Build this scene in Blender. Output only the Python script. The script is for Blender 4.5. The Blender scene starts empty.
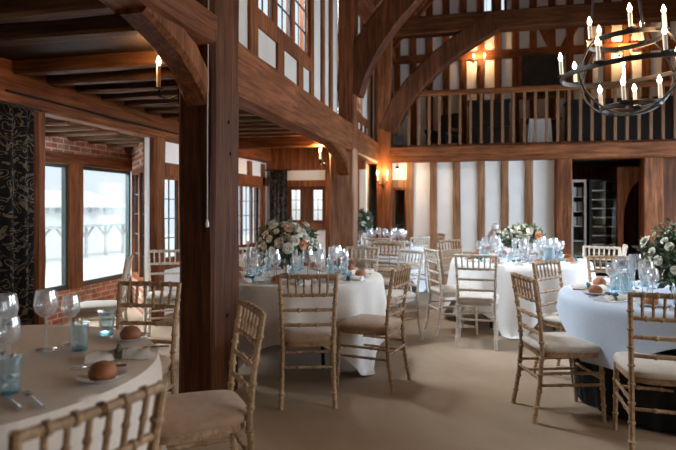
import bpy, math, random
from math import sin, cos, pi, radians, atan2, sqrt, hypot
from mathutils import Vector, Matrix

SC = bpy.context.scene
COL = SC.collection
RND = random.Random(7)
YAW = radians(12.9)
EYE = 1.45

# ------------------------------------------------------------------ helpers
def W(l, d):
    """floor point l metres right of and d metres ahead of the entrance spot"""
    return (l * cos(YAW) - d * sin(YAW), l * sin(YAW) + d * cos(YAW))

class MB:
    """collects shapes, links them as ONE mesh object"""
    def __init__(s):
        s.v = []; s.f = []
    def add(s, vs, fs):
        b = len(s.v)
        s.v.extend([tuple(p) for p in vs]); s.f.extend([tuple(b + i for i in f) for f in fs])
        return s
    def box(s, lo, hi):
        x0, y0, z0 = lo; x1, y1, z1 = hi
        return s.add([(x0,y0,z0),(x1,y0,z0),(x1,y1,z0),(x0,y1,z0),(x0,y0,z1),(x1,y0,z1),(x1,y1,z1),(x0,y1,z1)],
                     [(0,3,2,1),(4,5,6,7),(0,1,5,4),(1,2,6,5),(2,3,7,6),(3,0,4,7)])
    def timber(s, pts, w, h, up=(0,0,1), jit=0.006, ch=0.02, n=None, seed=0):
        """hewn beam along a polyline: chamfered, slightly wavy. w across, h along up"""
        r = random.Random(seed + len(s.v) + int(abs(pts[0][0]) * 97 + abs(pts[0][1]) * 53 + abs(pts[0][2]) * 31))
        P = [Vector(p) for p in pts]
        if len(P) == 2:
            L = (P[1] - P[0]).length
            k = n or max(2, int(L / 0.45))
            P = [P[0].lerp(P[1], i / k) for i in range(k + 1)]
        vs = []; fs = []
        for i, p in enumerate(P):
            t = (P[min(i + 1, len(P) - 1)] - P[max(i - 1, 0)]).normalized()
            u = Vector(up); u = (u - t * u.dot(t)).normalized()
            a = t.cross(u).normalized()
            ww = w[i] if isinstance(w, (list, tuple)) else w
            hh = h[i] if isinstance(h, (list, tuple)) else h
            c = min(ch, ww * .3, hh * .3)
            for (x, y) in ((-ww/2+c,-hh/2),(ww/2-c,-hh/2),(ww/2,-hh/2+c),(ww/2,hh/2-c),(ww/2-c,hh/2),(-ww/2+c,hh/2),(-ww/2,hh/2-c),(-ww/2,-hh/2+c)):
                j = jit
                vs.append(p + a * (x + r.uniform(-j, j)) + u * (y + r.uniform(-j, j)))
            if i:
                b0 = (i - 1) * 8; b1 = i * 8
                for k in range(8):
                    fs.append((b0 + k, b0 + (k + 1) % 8, b1 + (k + 1) % 8, b1 + k))
        fs.append(tuple(range(7, -1, -1))); e = (len(P) - 1) * 8
        fs.append(tuple(range(e, e + 8)))
        return s.add(vs, fs)
    def tube(s, pts, rad, seg=8, closed=False, cap=True):
        P = [Vector(p) for p in pts]; n = len(P)
        R = rad if isinstance(rad, (list, tuple)) else [rad] * n
        t0 = (P[1] - P[0]).normalized()
        u = Vector((0, 0, 1)) if abs(t0.z) < .9 else Vector((1, 0, 0))
        vs = []; fs = []
        for i in range(n):
            if closed: t = (P[(i + 1) % n] - P[i - 1]).normalized()
            else: t = (P[min(i + 1, n - 1)] - P[max(i - 1, 0)]).normalized()
            u = (u - t * u.dot(t)).normalized(); a = t.cross(u)
            for k in range(seg):
                q = 2 * pi * k / seg
                vs.append(P[i] + (a * cos(q) + u * sin(q)) * R[i])
        m = n if closed else n - 1
        for i in range(m):
            j = (i + 1) % n
            for k in range(seg):
                fs.append((i * seg + k, j * seg + k, j * seg + (k + 1) % seg, i * seg + (k + 1) % seg)[::-1])
        if cap and not closed:
            fs.append(tuple(range(seg))); fs.append(tuple(range((n - 1) * seg, n * seg))[::-1])
        return s.add(vs, fs)
    def lathe(s, prof, seg=20, c=(0, 0, 0)):
        vs = []; fs = []; n = len(prof)
        for (r, z) in prof:
            for k in range(seg):
                q = 2 * pi * k / seg
                vs.append((c[0] + r * cos(q), c[1] + r * sin(q), c[2] + z))
        for i in range(n - 1):
            for k in range(seg):
                fs.append((i * seg + k, i * seg + (k + 1) % seg, (i + 1) * seg + (k + 1) % seg, (i + 1) * seg + k))
        return s.add(vs, fs)
    def ball(s, c, r, seg=12, rings=8, sq=(1, 1, 1)):
        vs = []; fs = []
        for i in range(rings + 1):
            a = pi * i / rings - pi / 2
            for k in range(seg):
                q = 2 * pi * k / seg
                vs.append((c[0] + r * sq[0] * cos(a) * cos(q), c[1] + r * sq[1] * cos(a) * sin(q), c[2] + r * sq[2] * sin(a)))
        for i in range(rings):
            for k in range(seg):
                fs.append((i * seg + k, i * seg + (k + 1) % seg, (i + 1) * seg + (k + 1) % seg, (i + 1) * seg + k))
        return s.add(vs, fs)
    def slab(s, outline, z0, z1):
        n = len(outline)
        vs = [(x, y, z0) for x, y in outline] + [(x, y, z1) for x, y in outline]
        fs = [tuple(range(n))[::-1], tuple(range(n, 2 * n))] + [(i, (i + 1) % n, (i + 1) % n + n, i + n) for i in range(n)]
        return s.add(vs, fs)
    def build(s, name, mat, parent=None, smooth=True, loc=None, rot=None, angle=40):
        me = bpy.data.meshes.new(name)
        me.from_pydata(s.v, [], s.f); me.validate(); me.update()
        if mat: me.materials.append(mat)
        if smooth:
            me.polygons.foreach_set('use_smooth', [True] * len(me.polygons))
            me.set_sharp_from_angle(angle=radians(angle))
        o = bpy.data.objects.new(name, me); COL.objects.link(o)
        if parent: o.parent = parent
        if loc: o.location = loc
        if rot: o.rotation_euler = rot
        return o

def tag(o, label=None, cat=None, group=None, kind=None):
    if label: o['label'] = label
    if cat: o['category'] = cat
    if group: o['group'] = group
    if kind: o['kind'] = kind
    return o

def thing(name, label, cat, loc=(0, 0, 0), rz=0, group=None, kind=None):
    o = bpy.data.objects.new(name, None); COL.objects.link(o)
    o.location = loc; o.rotation_euler = (0, 0, rz); o.empty_display_size = .1
    return tag(o, label, cat, group, kind)

def dup(o, loc=None, rz=None, label=None, group=None, parent=None, scale=None):
    c = o.copy(); COL.objects.link(c)
    if parent is not None: c.parent = parent
    if loc is not None: c.location = loc
    if rz is not None: c.rotation_euler = (0, 0, rz)
    if scale is not None: c.scale = scale
    if label: c['label'] = label
    if group: c['group'] = group
    for ch in [x for x in KIDS.get(o.name, o.children)]:
        dup(ch, parent=c)
    return c
KIDS = {}

# ------------------------------------------------------------------ materials
def nt(name):
    m = bpy.data.materials.new(name); m.use_nodes = True
    t = m.node_tree; t.nodes.clear()
    out = t.nodes.new('ShaderNodeOutputMaterial')
    return m, t, out
def N(t, kind, **kw):
    n = t.nodes.new(kind)
    for k, v in kw.items():
        if k in n.inputs: n.inputs[k].default_value = v
        else: setattr(n, k, v)
    return n
def ramp(t, fac, stops):
    r = t.nodes.new('ShaderNodeValToRGB')
    e = r.color_ramp.elements
    while len(e) < len(stops): e.new(.5)
    for q, (p, c) in zip(e, stops):
        q.position = p; q.color = (*c, 1)
    t.links.new(fac, r.inputs[0]); return r.outputs[0]
def bsdf(t, out, **kw):
    b = t.nodes.new('ShaderNodeBsdfPrincipled')
    for k, v in kw.items(): b.inputs[k].default_value = v
    t.links.new(b.outputs[0], out.inputs[0]); return b
def plain(name, col, rough=.5, metal=0, spec=.5, noise=0, nscale=20, bump=0, sheen=0):
    m, t, out = nt(name)
    b = bsdf(t, out, **{'Base Color': (*col, 1), 'Roughness': rough, 'Metallic': metal, 'Specular IOR Level': spec})
    if sheen: b.inputs['Sheen Weight'].default_value = sheen
    if noise or bump:
        tc = N(t, 'ShaderNodeTexCoord'); nz = N(t, 'ShaderNodeTexNoise', Scale=nscale, Detail=5.0)
        t.links.new(tc.outputs['Object'], nz.inputs['Vector'])
        if noise:
            c = ramp(t, nz.outputs[0], [(.25, tuple(x * (1 - noise) for x in col)), (.75, tuple(min(1, x * (1 + noise)) for x in col))])
            t.links.new(c, b.inputs['Base Color'])
        if bump:
            bp = N(t, 'ShaderNodeBump', Strength=bump, Distance=.01)
            t.links.new(nz.outputs[0], bp.inputs['Height']); t.links.new(bp.outputs[0], b.inputs['Normal'])
    return m
def wood(name, dark, mid, light, axis=None, s=1.0, rough=.62, bump=.35):
    """timber with grain running along axis (0 x, 1 y, 2 z)"""
    m, t, out = nt(name)
    b = bsdf(t, out, **{'Roughness': rough, 'Specular IOR Level': .18})
    tc = N(t, 'ShaderNodeTexCoord'); mp = N(t, 'ShaderNodeMapping')
    sc = [14 * s, 14 * s, 14 * s]
    if axis is not None: sc[axis] = .9 * s
    mp.inputs['Scale'].default_value = sc
    t.links.new(tc.outputs['Object'], mp.inputs['Vector'])
    n1 = N(t, 'ShaderNodeTexNoise', Scale=1.6, Detail=8.0, Roughness=.65, Distortion=.6)
    t.links.new(mp.outputs[0], n1.inputs['Vector'])
    n2 = N(t, 'ShaderNodeTexNoise', Scale=1.3 * s, Detail=3.0)
    t.links.new(tc.outputs['Object'], n2.inputs['Vector'])
    c1 = ramp(t, n1.outputs[0], [(.3, dark), (.5, mid), (.72, light)])
    c2 = ramp(t, n2.outputs[0], [(.3, (.62, .58, .55)), (.65, (1.1, 1.08, 1.05))])
    mx = N(t, 'ShaderNodeMix', data_type='RGBA', blend_type='MULTIPLY'); mx.inputs[0].default_value = 1
    t.links.new(c1, mx.inputs[6]); t.links.new(c2, mx.inputs[7])
    t.links.new(mx.outputs[2], b.inputs['Base Color'])
    bp = N(t, 'ShaderNodeBump', Strength=bump, Distance=.012)
    t.links.new(n1.outputs[0], bp.inputs['Height']); t.links.new(bp.outputs[0], b.inputs['Normal'])
    return m
def glassy(name, tint=(1, 1, 1), body=.06, bodycol=(.8, .87, .92), edge=.55, base=.05):
    """thin drinking / window glass: clear face on, glossy and a little milky at the rim"""
    m, t, out = nt(name)
    lw = N(t, 'ShaderNodeLayerWeight', Blend=.35)
    tr = N(t, 'ShaderNodeBsdfTransparent'); tr.inputs[0].default_value = (*tint, 1)
    gl = N(t, 'ShaderNodeBsdfGlossy', Roughness=.04); gl.inputs[0].default_value = (1, 1, 1, 1)
    df = N(t, 'ShaderNodeBsdfDiffuse'); df.inputs[0].default_value = (*bodycol, 1)
    m1 = N(t, 'ShaderNodeMixShader'); m2 = N(t, 'ShaderNodeMixShader')
    mul = N(t, 'ShaderNodeMath', operation='MULTIPLY_ADD'); mul.inputs[1].default_value = edge; mul.inputs[2].default_value = base
    t.links.new(lw.outputs['Facing'], mul.inputs[0])
    m2.inputs[0].default_value = body  # diffuse share whitens the glass in place of bright reflections
    t.links.new(tr.outputs[0], m2.inputs[1]); t.links.new(df.outputs[0], m2.inputs[2])
    t.links.new(mul.outputs[0], m1.inputs[0]); t.links.new(m2.outputs[0], m1.inputs[1]); t.links.new(gl.outputs[0], m1.inputs[2])
    t.links.new(m1.outputs[0], out.inputs[0]); return m
def emit(name, col, strength):
    m, t, out = nt(name)
    e = N(t, 'ShaderNodeEmission', Strength=strength); e.inputs[0].default_value = (*col, 1)
    t.links.new(e.outputs[0], out.inputs[0]); return m
def brick(name):
    m, t, out = nt(name)
    b = bsdf(t, out, **{'Roughness': .85, 'Specular IOR Level': .2})
    tc = N(t, 'ShaderNodeTexCoord'); sp = N(t, 'ShaderNodeSeparateXYZ'); cb = N(t, 'ShaderNodeCombineXYZ')
    t.links.new(tc.outputs['Object'], sp.inputs[0])
    ad = N(t, 'ShaderNodeMath', operation='ADD'); t.links.new(sp.outputs[0], ad.inputs[0]); t.links.new(sp.outputs[1], ad.inputs[1])
    t.links.new(ad.outputs[0], cb.inputs[0]); t.links.new(sp.outputs[2], cb.inputs[1])
    br = N(t, 'ShaderNodeTexBrick', Scale=1.0)
    br.inputs['Color1'].default_value = (.36, .12, .07, 1); br.inputs['Color2'].default_value = (.50, .24, .15, 1)
    br.inputs['Mortar'].default_value = (.55, .47, .40, 1)
    br.inputs['Mortar Size'].default_value = .009; br.inputs['Brick Width'].default_value = .21; br.inputs['Row Height'].default_value = .07
    t.links.new(cb.outputs[0], br.inputs['Vector'])
    nz = N(t, 'ShaderNodeTexNoise', Scale=9.0, Detail=4.0); t.links.new(tc.outputs['Object'], nz.inputs['Vector'])
    c2 = ramp(t, nz.outputs[0], [(.3, (.6, .55, .5)), (.7, (1.1, 1.1, 1.1))])
    mx = N(t, 'ShaderNodeMix', data_type='RGBA', blend_type='MULTIPLY'); mx.inputs[0].default_value = 1
    t.links.new(br.outputs[0], mx.inputs[6]); t.links.new(c2, mx.inputs[7]); t.links.new(mx.outputs[2], b.inputs['Base Color'])
    bp = N(t, 'ShaderNodeBump', Strength=.6, Distance=.01, invert=True)
    t.links.new(br.outputs['Fac'], bp.inputs['Height']); t.links.new(bp.outputs[0], b.inputs['Normal'])
    return m
def damask(name):
    """black curtain cloth with a dull gold scrolling motif"""
    m, t, out = nt(name)
    b = bsdf(t, out, **{'Roughness': .8, 'Specular IOR Level': .15})
    tc = N(t, 'ShaderNodeTexCoord')
    n1 = N(t, 'ShaderNodeTexNoise', Scale=7.0, Detail=1.0, Distortion=2.2); t.links.new(tc.outputs['Object'], n1.inputs['Vector'])
    mm = N(t, 'ShaderNodeMath', operation='MULTIPLY'); mm.inputs[1].default_value = 26; t.links.new(n1.outputs[0], mm.inputs[0])
    sn = N(t, 'ShaderNodeMath', operation='SINE'); t.links.new(mm.outputs[0], sn.inputs[0])
    c = ramp(t, sn.outputs[0], [(.55, (.008, .007, .008)), (.85, (.12, .092, .06))])
    t.links.new(c, b.inputs['Base Color']); return m
def flooring(name):
    m, t, out = nt(name)
    b = bsdf(t, out, **{'Roughness': .9, 'Specular IOR Level': .12})
    tc = N(t, 'ShaderNodeTexCoord')
    n1 = N(t, 'ShaderNodeTexNoise', Scale=.8, Detail=4.0, Roughness=.6, Distortion=.5); t.links.new(tc.outputs['Object'], n1.inputs['Vector'])
    n2 = N(t, 'ShaderNodeTexNoise', Scale=160.0, Detail=2.0); t.links.new(tc.outputs['Object'], n2.inputs['Vector'])
    c1 = ramp(t, n1.outputs[0], [(.3, (.31, .22, .155)), (.5, (.38, .285, .20)), (.7, (.45, .355, .265))])
    c2 = ramp(t, n2.outputs[0], [(.3, (.86, .85, .84)), (.7, (1.08, 1.08, 1.08))])
    mx = N(t, 'ShaderNodeMix', data_type='RGBA', blend_type='MULTIPLY'); mx.inputs[0].default_value = 1
    t.links.new(c1, mx.inputs[6]); t.links.new(c2, mx.inputs[7]); t.links.new(mx.outputs[2], b.inputs['Base Color'])
    bp = N(t, 'ShaderNodeBump', Strength=.3, Distance=.004)
    t.links.new(n2.outputs[0], bp.inputs['Height']); t.links.new(bp.outputs[0], b.inputs['Normal'])
    return m

OD, OM, OL = (.060, .017, .006), (.185, .060, .019), (.330, .128, .048)
M = dict(
    oakx=wood('oak_grain_along', OD, OM, OL, 0), oaky=wood('oak_grain_deep', OD, OM, OL, 1), oakz=wood('oak_grain_upright', OD, OM, OL, 2),
    oakb=wood('oak_brace', OD, OM, OL, 2, .8),
    old=wood('old_dark_oak', (.030, .009, .003), (.095, .030, .010), (.18, .066, .024), 2),  # also on the arch braces, where its darkness paints the unlit roof
    oldx=wood('old_dark_oak_along', (.030, .009, .003), (.095, .030, .010), (.18, .066, .024), 0),  # tie beam oak, shade of the unlit roof put into the colour
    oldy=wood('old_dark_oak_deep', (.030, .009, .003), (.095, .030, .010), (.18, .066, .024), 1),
    deep=wood('deep_brown_oak', (.030, .010, .004), (.092, .030, .010), (.18, .068, .025), 2),  # oak darkened to paint the foreground post's unlit front face
    pale=wood('weathered_oak', (.17, .080, .047), (.34, .18, .11), (.50, .31, .21), 2),  # bleached oak, lightened further for the light from the front
    joist=wood('joist_oak', (.04, .016, .007), (.11, .046, .018), (.22, .10, .042), 0),
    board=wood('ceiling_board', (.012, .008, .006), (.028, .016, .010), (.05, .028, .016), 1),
    stud=wood('stud_oak', (.13, .062, .030), (.27, .14, .072), (.40, .235, .135), 2, .8),
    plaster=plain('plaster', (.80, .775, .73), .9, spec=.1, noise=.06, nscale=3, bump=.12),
    aged=plain('aged_plaster', (.60, .55, .485), .9, spec=.1, noise=.08, nscale=3, bump=.12),  # plaster colour dimmed where the arcade wall gets no direct light
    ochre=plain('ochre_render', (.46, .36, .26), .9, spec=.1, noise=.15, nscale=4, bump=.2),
    floor=flooring('stone_floor'), brick=brick('red_brick'), damask=damask('black_gold_damask'),
    gilt=wood('limed_gold_wood', (.27, .165, .09), (.48, .325, .20), (.66, .49, .33), None, 2, .45, .15),
    limed=wood('limed_white_wood', (.64, .57, .48), (.78, .72, .64), (.88, .84, .78), None, 2, .5, .15),  # paler copy of the limed chair wood, brighter lighting put into its colour
    tan=plain('tan_velvet', (.42, .28, .185), .95, spec=.05, noise=.12, nscale=25, sheen=.3),
    ivory=plain('ivory_cushion', (.62, .57, .51), .9, spec=.1, noise=.06, nscale=25),
    linen=plain('white_linen', (.77, .77, .77), .85, spec=.15, noise=.03, nscale=40, bump=.05),
    greige=plain('oatmeal_linen', (.74, .665, .59), .88, spec=.12, noise=.05, nscale=40, bump=.05),
    oat=plain('cream_linen', (.78, .735, .68), .88, spec=.12, noise=.04, nscale=40, bump=.05),
    cool=plain('pale_blue_linen', (.57, .66, .79), .85, spec=.15, noise=.03, nscale=40, bump=.05),
    char=plain('charcoal_cloth', (.030, .033, .038), .9, spec=.1, noise=.1, nscale=30),
    napkin=plain('napkin_linen', (.80, .77, .74), .9, spec=.1, noise=.04, nscale=60),
    teal=plain('teal_ribbon', (.02, .16, .19), .5),
    olive=plain('olive_ribbon', (.09, .085, .055), .5),
    china=plain('white_china', (.80, .79, .77), .22),
    bread=plain('bread_crust', (.33, .125, .052), .6, noise=.3, nscale=14, bump=.15),
    steel=plain('polished_steel', (.62, .62, .63), .22, metal=1),
    iron=plain('black_iron', (.030, .026, .024), .5, metal=.7),
    glass=glassy('clear_glass', body=.26, bodycol=(.76, .85, .94), edge=.85, base=.12), blue=glassy('blue_glass', (.88, .95, .97), .12, (.60, .76, .84), .7), bluefoot=glassy('teal_glass_foot', (.35, .68, .78), .2, (.15, .5, .65)), pane=glassy('window_glass', (.97, .985, .98), .0, edge=.04, base=.03),
    wax=plain('ivory_candle', (.82, .78, .70), .5), sleeve=plain('candle_sleeve', (.78, .70, .58), .5),
    bulb=emit('lit_bulb', (1, .80, .55), 9), flame=emit('candle_flame', (1, .62, .25), 5), spot=emit('lit_spot', (1, .85, .65), 12),
    leaf=plain('leaf_green', (.075, .125, .050), .55, noise=.5, nscale=16), leafd=plain('leaf_grey_green', (.17, .21, .14), .6, noise=.4, nscale=16),
    rose=plain('white_rose', (.82, .79, .70), .7), peach=plain('peach_rose', (.78, .36, .18), .7), blush=plain('blush_rose', (.74, .56, .47), .7),
    greenframe=plain('dark_green_frame', (.035, .050, .045), .45), white=plain('white_paint', (.78, .77, .75), .5),
    lead=plain('lead_came', (.05, .05, .055), .6), black=plain('black_lacquer', (.012, .011, .011), .35),
    bluegrey=plain('blue_grey_enamel', (.24, .32, .38), .4), gravel=plain('pale_gravel', (.74, .76, .75), .95, noise=.08, nscale=8),
    render=plain('pale_render', (.80, .83, .84), .95, noise=.04, nscale=2), slate=plain('pale_slate', (.50, .54, .56), .9, noise=.2, nscale=6),
    cable=plain('pale_cable', (.55, .47, .40), .5), icing=plain('white_icing', (.84, .80, .77), .5), pink=plain('peach_cloth', (.72, .50, .42), .85),
    painting=plain('dark_canvas', (.018, .013, .010), .6, noise=.8, nscale=5),
)

# ------------------------------------------------------------------ the setting
def S(o, label=None, cat=None):
    return tag(o, label, cat, kind='structure')

S(MB().box((-4.1, -3.0, -.12), (5.6, 16.0, 0)).build('floor', M['floor'], smooth=False), 'beige stone floor of the hall', 'floor')
S(MB().box((-5.3, 4.3, -.12), (-4.1, 7.9, 0)).build('floor', M['floor'], smooth=False), 'floor of the window bay', 'floor')

def post(x0, x1, y0, y1, z0, z1, label, mat='oakz', seed=0):
    w, d = x1 - x0, y1 - y0
    o = MB().timber([((x0+x1)/2, (y0+y1)/2, z0), ((x0+x1)/2, (y0+y1)/2, z1)], d, w, up=(1, 0, 0), jit=.008, ch=.025, seed=seed).build('timber_post', M[mat], angle=25)
    return S(o, label, 'post')
def beam(a, b, w, h, label, mat, name='timber_beam', seed=0, jit=.008):
    o = MB().timber([a, b], w, h, jit=jit, ch=.025, seed=seed).build(name, M[mat], angle=25)
    return S(o, label, 'beam')

# arcade posts
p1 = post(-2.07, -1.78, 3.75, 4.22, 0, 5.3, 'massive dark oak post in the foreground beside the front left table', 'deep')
for i, (py, pz) in enumerate(((4.0, 2.1), (4.03, 1.86), (3.98, .62))):
    MB().tube([(-1.795, py, pz), (-1.765, py, pz)], .014, 8).build('peg', M['old'], p1)
post(-2.17, -1.76, 8.84, 9.16, 0, 2.40, 'pale weathered oak post in the middle distance behind the centre table', 'pale', 3)
post(-2.03, -1.76, 8.84, 9.16, 2.40, 5.3, 'upper length of the middle oak post beside the big arch brace', 'oakz', 4)
post(-1.83, -1.52, 11.55, 11.86, 0, 5.4, 'oak corner post where the gallery meets the side wall', 'oakz', 5)
# arcade beams
beam((-1.92, -3, 2.745), (-1.92, 3.8, 2.745), .27, .25, 'heavy beam running from the foreground post toward the viewer', 'oaky')
S(MB().box((-2.1, -3, 2.84), (-1.95, 3.8, 5.3)).build('wall_left', M['aged'], smooth=False), 'plaster wall above the nearest arcade beam', 'wall')
beam((-1.91, 4.18, 2.57), (-1.91, 8.88, 2.57), .27, .44, 'heavy oak beam under the upper windows between the two posts', 'oaky', seed=2)
beam((-1.91, 9.12, 2.57), (-1.91, 11.6, 2.57), .27, .44, 'short heavy oak beam from middle post to gallery', 'oaky', seed=4)
def brace(pts, w, h, up, label, mat='oakb'):
    o = MB().timber(pts, w, h, up=up, jit=.007, ch=.03).build('curved_brace', M[mat], angle=25)
    return S(o, label, 'brace')
def bez(p0, p1, p2, n=10):
    p0, p1, p2 = Vector(p0), Vector(p1), Vector(p2)
    return [p0 * (1 - t) ** 2 + p1 * 2 * t * (1 - t) + p2 * t * t for t in [i / n for i in range(n + 1)]]
brace(bez((-1.92, 3.84, 2.24), (-1.92, 3.64, 2.54), (-1.92, 2.95, 2.68)), .2, .20, (0, -.5, 1), 'short curved brace under the beam at the foreground post', 'oakb')
brace(bez((-1.92, 8.92, 2.02), (-1.92, 8.62, 2.34), (-1.92, 7.7, 2.44)), .2, .2, (0, -.5, 1), 'short curved brace at the left of the middle post')
# arch braces across the nave, in oak darkened for the unlit roof
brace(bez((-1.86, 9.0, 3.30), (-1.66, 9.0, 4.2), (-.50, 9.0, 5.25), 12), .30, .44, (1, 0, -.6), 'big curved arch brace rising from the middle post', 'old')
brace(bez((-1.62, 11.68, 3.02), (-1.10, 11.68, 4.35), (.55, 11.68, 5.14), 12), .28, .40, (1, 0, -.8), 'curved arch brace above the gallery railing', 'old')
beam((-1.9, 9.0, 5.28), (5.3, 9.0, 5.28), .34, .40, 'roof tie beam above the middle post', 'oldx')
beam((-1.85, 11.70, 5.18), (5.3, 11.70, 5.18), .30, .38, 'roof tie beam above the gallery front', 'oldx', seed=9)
beam((-1.9, 4.0, 5.28), (5.3, 4.0, 5.28), .34, .40, 'roof tie beam above the foreground post', 'oakx', seed=11)
# gallery front beam and floor
beam((-1.60, 11.70, 2.535), (5.3, 11.70, 2.535), .30, .31, 'long oak beam carrying the gallery', 'oakx', seed=13)
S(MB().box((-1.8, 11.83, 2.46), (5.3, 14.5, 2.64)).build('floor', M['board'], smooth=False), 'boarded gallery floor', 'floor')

# --- leaded window in a wall: frame, mullions, glass, leads
WN = [0]
def leaded(p, u, w, z0, z1, lights, rows, cols, label, fr='oakz', fw=.07, mull=.07, dep=.10):
    """window from floor point p along unit u; z0..z1"""
    WN[0] += 1
    root = thing('window_%d' % WN[0], label, 'window', (p[0], p[1], z0), atan2(u[1], u[0]), kind='structure')
    h = z1 - z0
    f = MB()
    f.box((0, -dep/2, 0), (fw, dep/2, h)); f.box((w - fw, -dep/2, 0), (w, dep/2, h))
    f.box((fw, -dep/2, 0), (w - fw, dep/2, fw)); f.box((fw, -dep/2, h - fw), (w - fw, dep/2, h))
    f.build('window_frame', M[fr], root, smooth=False)
    lw = (w - 2 * fw - (lights - 1) * mull) / lights
    for i in range(lights):
        x0 = fw + i * (lw + mull); x1 = x0 + lw
        if i < lights - 1:
            MB().box((x1, -dep/2, fw), (x1 + mull, dep/2, h - fw)).build('mullion', M[fr], root, smooth=False)
        g = MB().box((x0, -.004, fw), (x1, .004, h - fw)).build('window_pane', M['pane'], root, smooth=False)
        ld = MB()
        for r in range(1, rows):
            z = fw + (h - 2 * fw) * r / rows; ld.box((x0, -.010, z - .006), (x1, .010, z + .006))
        for c in range(1, cols):
            x = x0 + (x1 - x0) * c / cols; ld.box((x - .004, -.009, fw), (x + .004, .009, h - fw))
        for x in (x0, x1): ld.box((x - .012, -.012, fw), (x + .012, .012, h - fw))
        ld.build('leading', M['lead'], g, smooth=False)
    return root

# --- upper arcade wall (clerestory) : plaster, studs, window
def studs(root, items, mat='oakz'):
    for (lo, hi) in items:
        MB().box(lo, hi).build('stud', M[mat], root, smooth=False)
XA = -2.10
wl = MB()
wl.box((XA-.05, 4.15, 2.75), (XA+.06, 5.22, 5.3)); wl.box((XA-.05, 7.20, 2.75), (XA+.06, 8.9, 5.3)); wl.box((XA-.05, 5.22, 2.75), (XA+.06, 7.20, 3.30))
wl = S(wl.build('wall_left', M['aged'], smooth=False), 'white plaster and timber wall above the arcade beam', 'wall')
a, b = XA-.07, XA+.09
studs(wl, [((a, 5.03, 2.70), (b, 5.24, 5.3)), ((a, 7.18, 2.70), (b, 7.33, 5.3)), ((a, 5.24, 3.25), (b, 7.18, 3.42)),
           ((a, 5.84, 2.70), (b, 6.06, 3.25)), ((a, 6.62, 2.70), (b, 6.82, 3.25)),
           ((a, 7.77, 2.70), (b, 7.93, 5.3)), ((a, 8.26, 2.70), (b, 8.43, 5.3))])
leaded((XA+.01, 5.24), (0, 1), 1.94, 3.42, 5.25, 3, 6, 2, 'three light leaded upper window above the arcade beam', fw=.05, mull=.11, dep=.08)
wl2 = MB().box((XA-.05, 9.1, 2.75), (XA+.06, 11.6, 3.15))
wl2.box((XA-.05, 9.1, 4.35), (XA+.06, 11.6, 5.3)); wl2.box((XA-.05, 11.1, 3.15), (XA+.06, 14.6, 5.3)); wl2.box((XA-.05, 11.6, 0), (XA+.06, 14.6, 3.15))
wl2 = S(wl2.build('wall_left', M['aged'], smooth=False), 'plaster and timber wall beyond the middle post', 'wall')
studs(wl2, [((a, 9.16, 3.10), (b, 11.6, 3.26)), ((a, 9.16, 4.30), (b, 11.6, 4.42))] +
      [((a, y, 2.78), (b, y + .12, 3.1)) for y in (9.5, 9.95, 10.4, 10.85, 11.3)] +
      [((a, y, 4.42), (b, y + .12, 5.3)) for y in (9.5, 9.95, 10.4, 10.85, 11.3)] +
      [((a, y, 2.7), (b, y + .14, 5.3)) for y in (12.1, 12.6, 13.1, 13.6, 14.1)])
leaded((XA+.01, 9.2), (0, 1), 1.9, 3.26, 4.30, 5, 5, 1, 'row of narrow leaded upper windows between middle post and gallery', fw=.05, mull=.09)
WP = beam((-1.92, -3, 5.3), (-1.92, 14.6, 5.3), .3, .26, 'wall plate under the rafters', 'oaky', seed=21)

# --- aisle outer wall
XO = -3.90
ow = MB()
ow.box((XO-.16, -3, 0), (XO-.03, 4.45, 2.7))                       # behind the curtain
ow.box((XO-.16, 6.6, 2.03), (XO-.03, 10.75, 2.72)); ow.box((XO-.16, 6.6, 0), (XO-.03, 10.75, .70))
ow.box((XO-.16, 4.45, 2.50), (XO-.03, 6.62, 2.72)); ow.box((XO-.16, 10.36, .70), (XO-.03, 10.75, 2.03)); ow.box((XO-.16, 8.02, .70), (XO-.03, 8.88, 2.03))
ow = S(ow.build('wall_left', M['plaster'], smooth=False), 'outer wall of the low side aisle', 'wall')
studs(ow, [((XO-.17, 6.62, 1.87), (XO+.02, 10.7, 2.04)), ((XO-.17, 8.1, 2.04), (XO+.02, 8.24, 2.3)), ((XO-.17, 9.66, 2.04), (XO+.02, 9.80, 2.3)), ((XO-.17, 8.0, 0), (XO+.02, 8.12, 2.04)), ((XO-.17, 8.76, 0), (XO+.02, 8.88, 2.04)), ((XO-.17, 10.36, 0), (XO+.02, 10.5, 2.3)), ((XO-.17, 6.62, .62), (XO+.03, 10.4, .72)),
           ((XO-.17, 7.4, 0), (XO+.01, 7.52, .62)), ((XO-.17, 8.2, 0), (XO+.01, 8.32, .62))])
post(-3.99, -3.86, 4.42, 4.545, 0, 2.34, 'oak post between the dark curtain and the window bay', 'oakz', 7)
post(-4.02, -3.82, 6.40, 6.62, 0, 2.34, 'oak post at the far side of the window bay', 'oakz', 8)
beam((-3.92, -3, 2.53), (-3.92, 10.75, 2.53), .2, .40, 'long oak beam over the window bay', 'oaky', seed=23)
rod = MB().tube([(-3.80, 4.0, 2.44), (-3.79, 5.6, 2.43), (-3.80, 7.6, 2.44)], .012, 6).build('wall_conduit', M['iron'])
tag(rod, 'thin dark conduit along the beam over the window bay', 'pipe', kind='structure')
leaded((XO-.03, 6.64), (0, 1), 1.40, .72, 1.87, 3, 4, 2, 'leaded window with orange oak mullions next to the bay', fw=.05, mull=.06, dep=.05)
leaded((XO-.03, 8.88), (0, 1), 1.48, .72, 1.87, 3, 4, 2, 'leaded window with orange oak mullions seen right of the foreground post', fw=.05, mull=.06, dep=.05)
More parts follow.
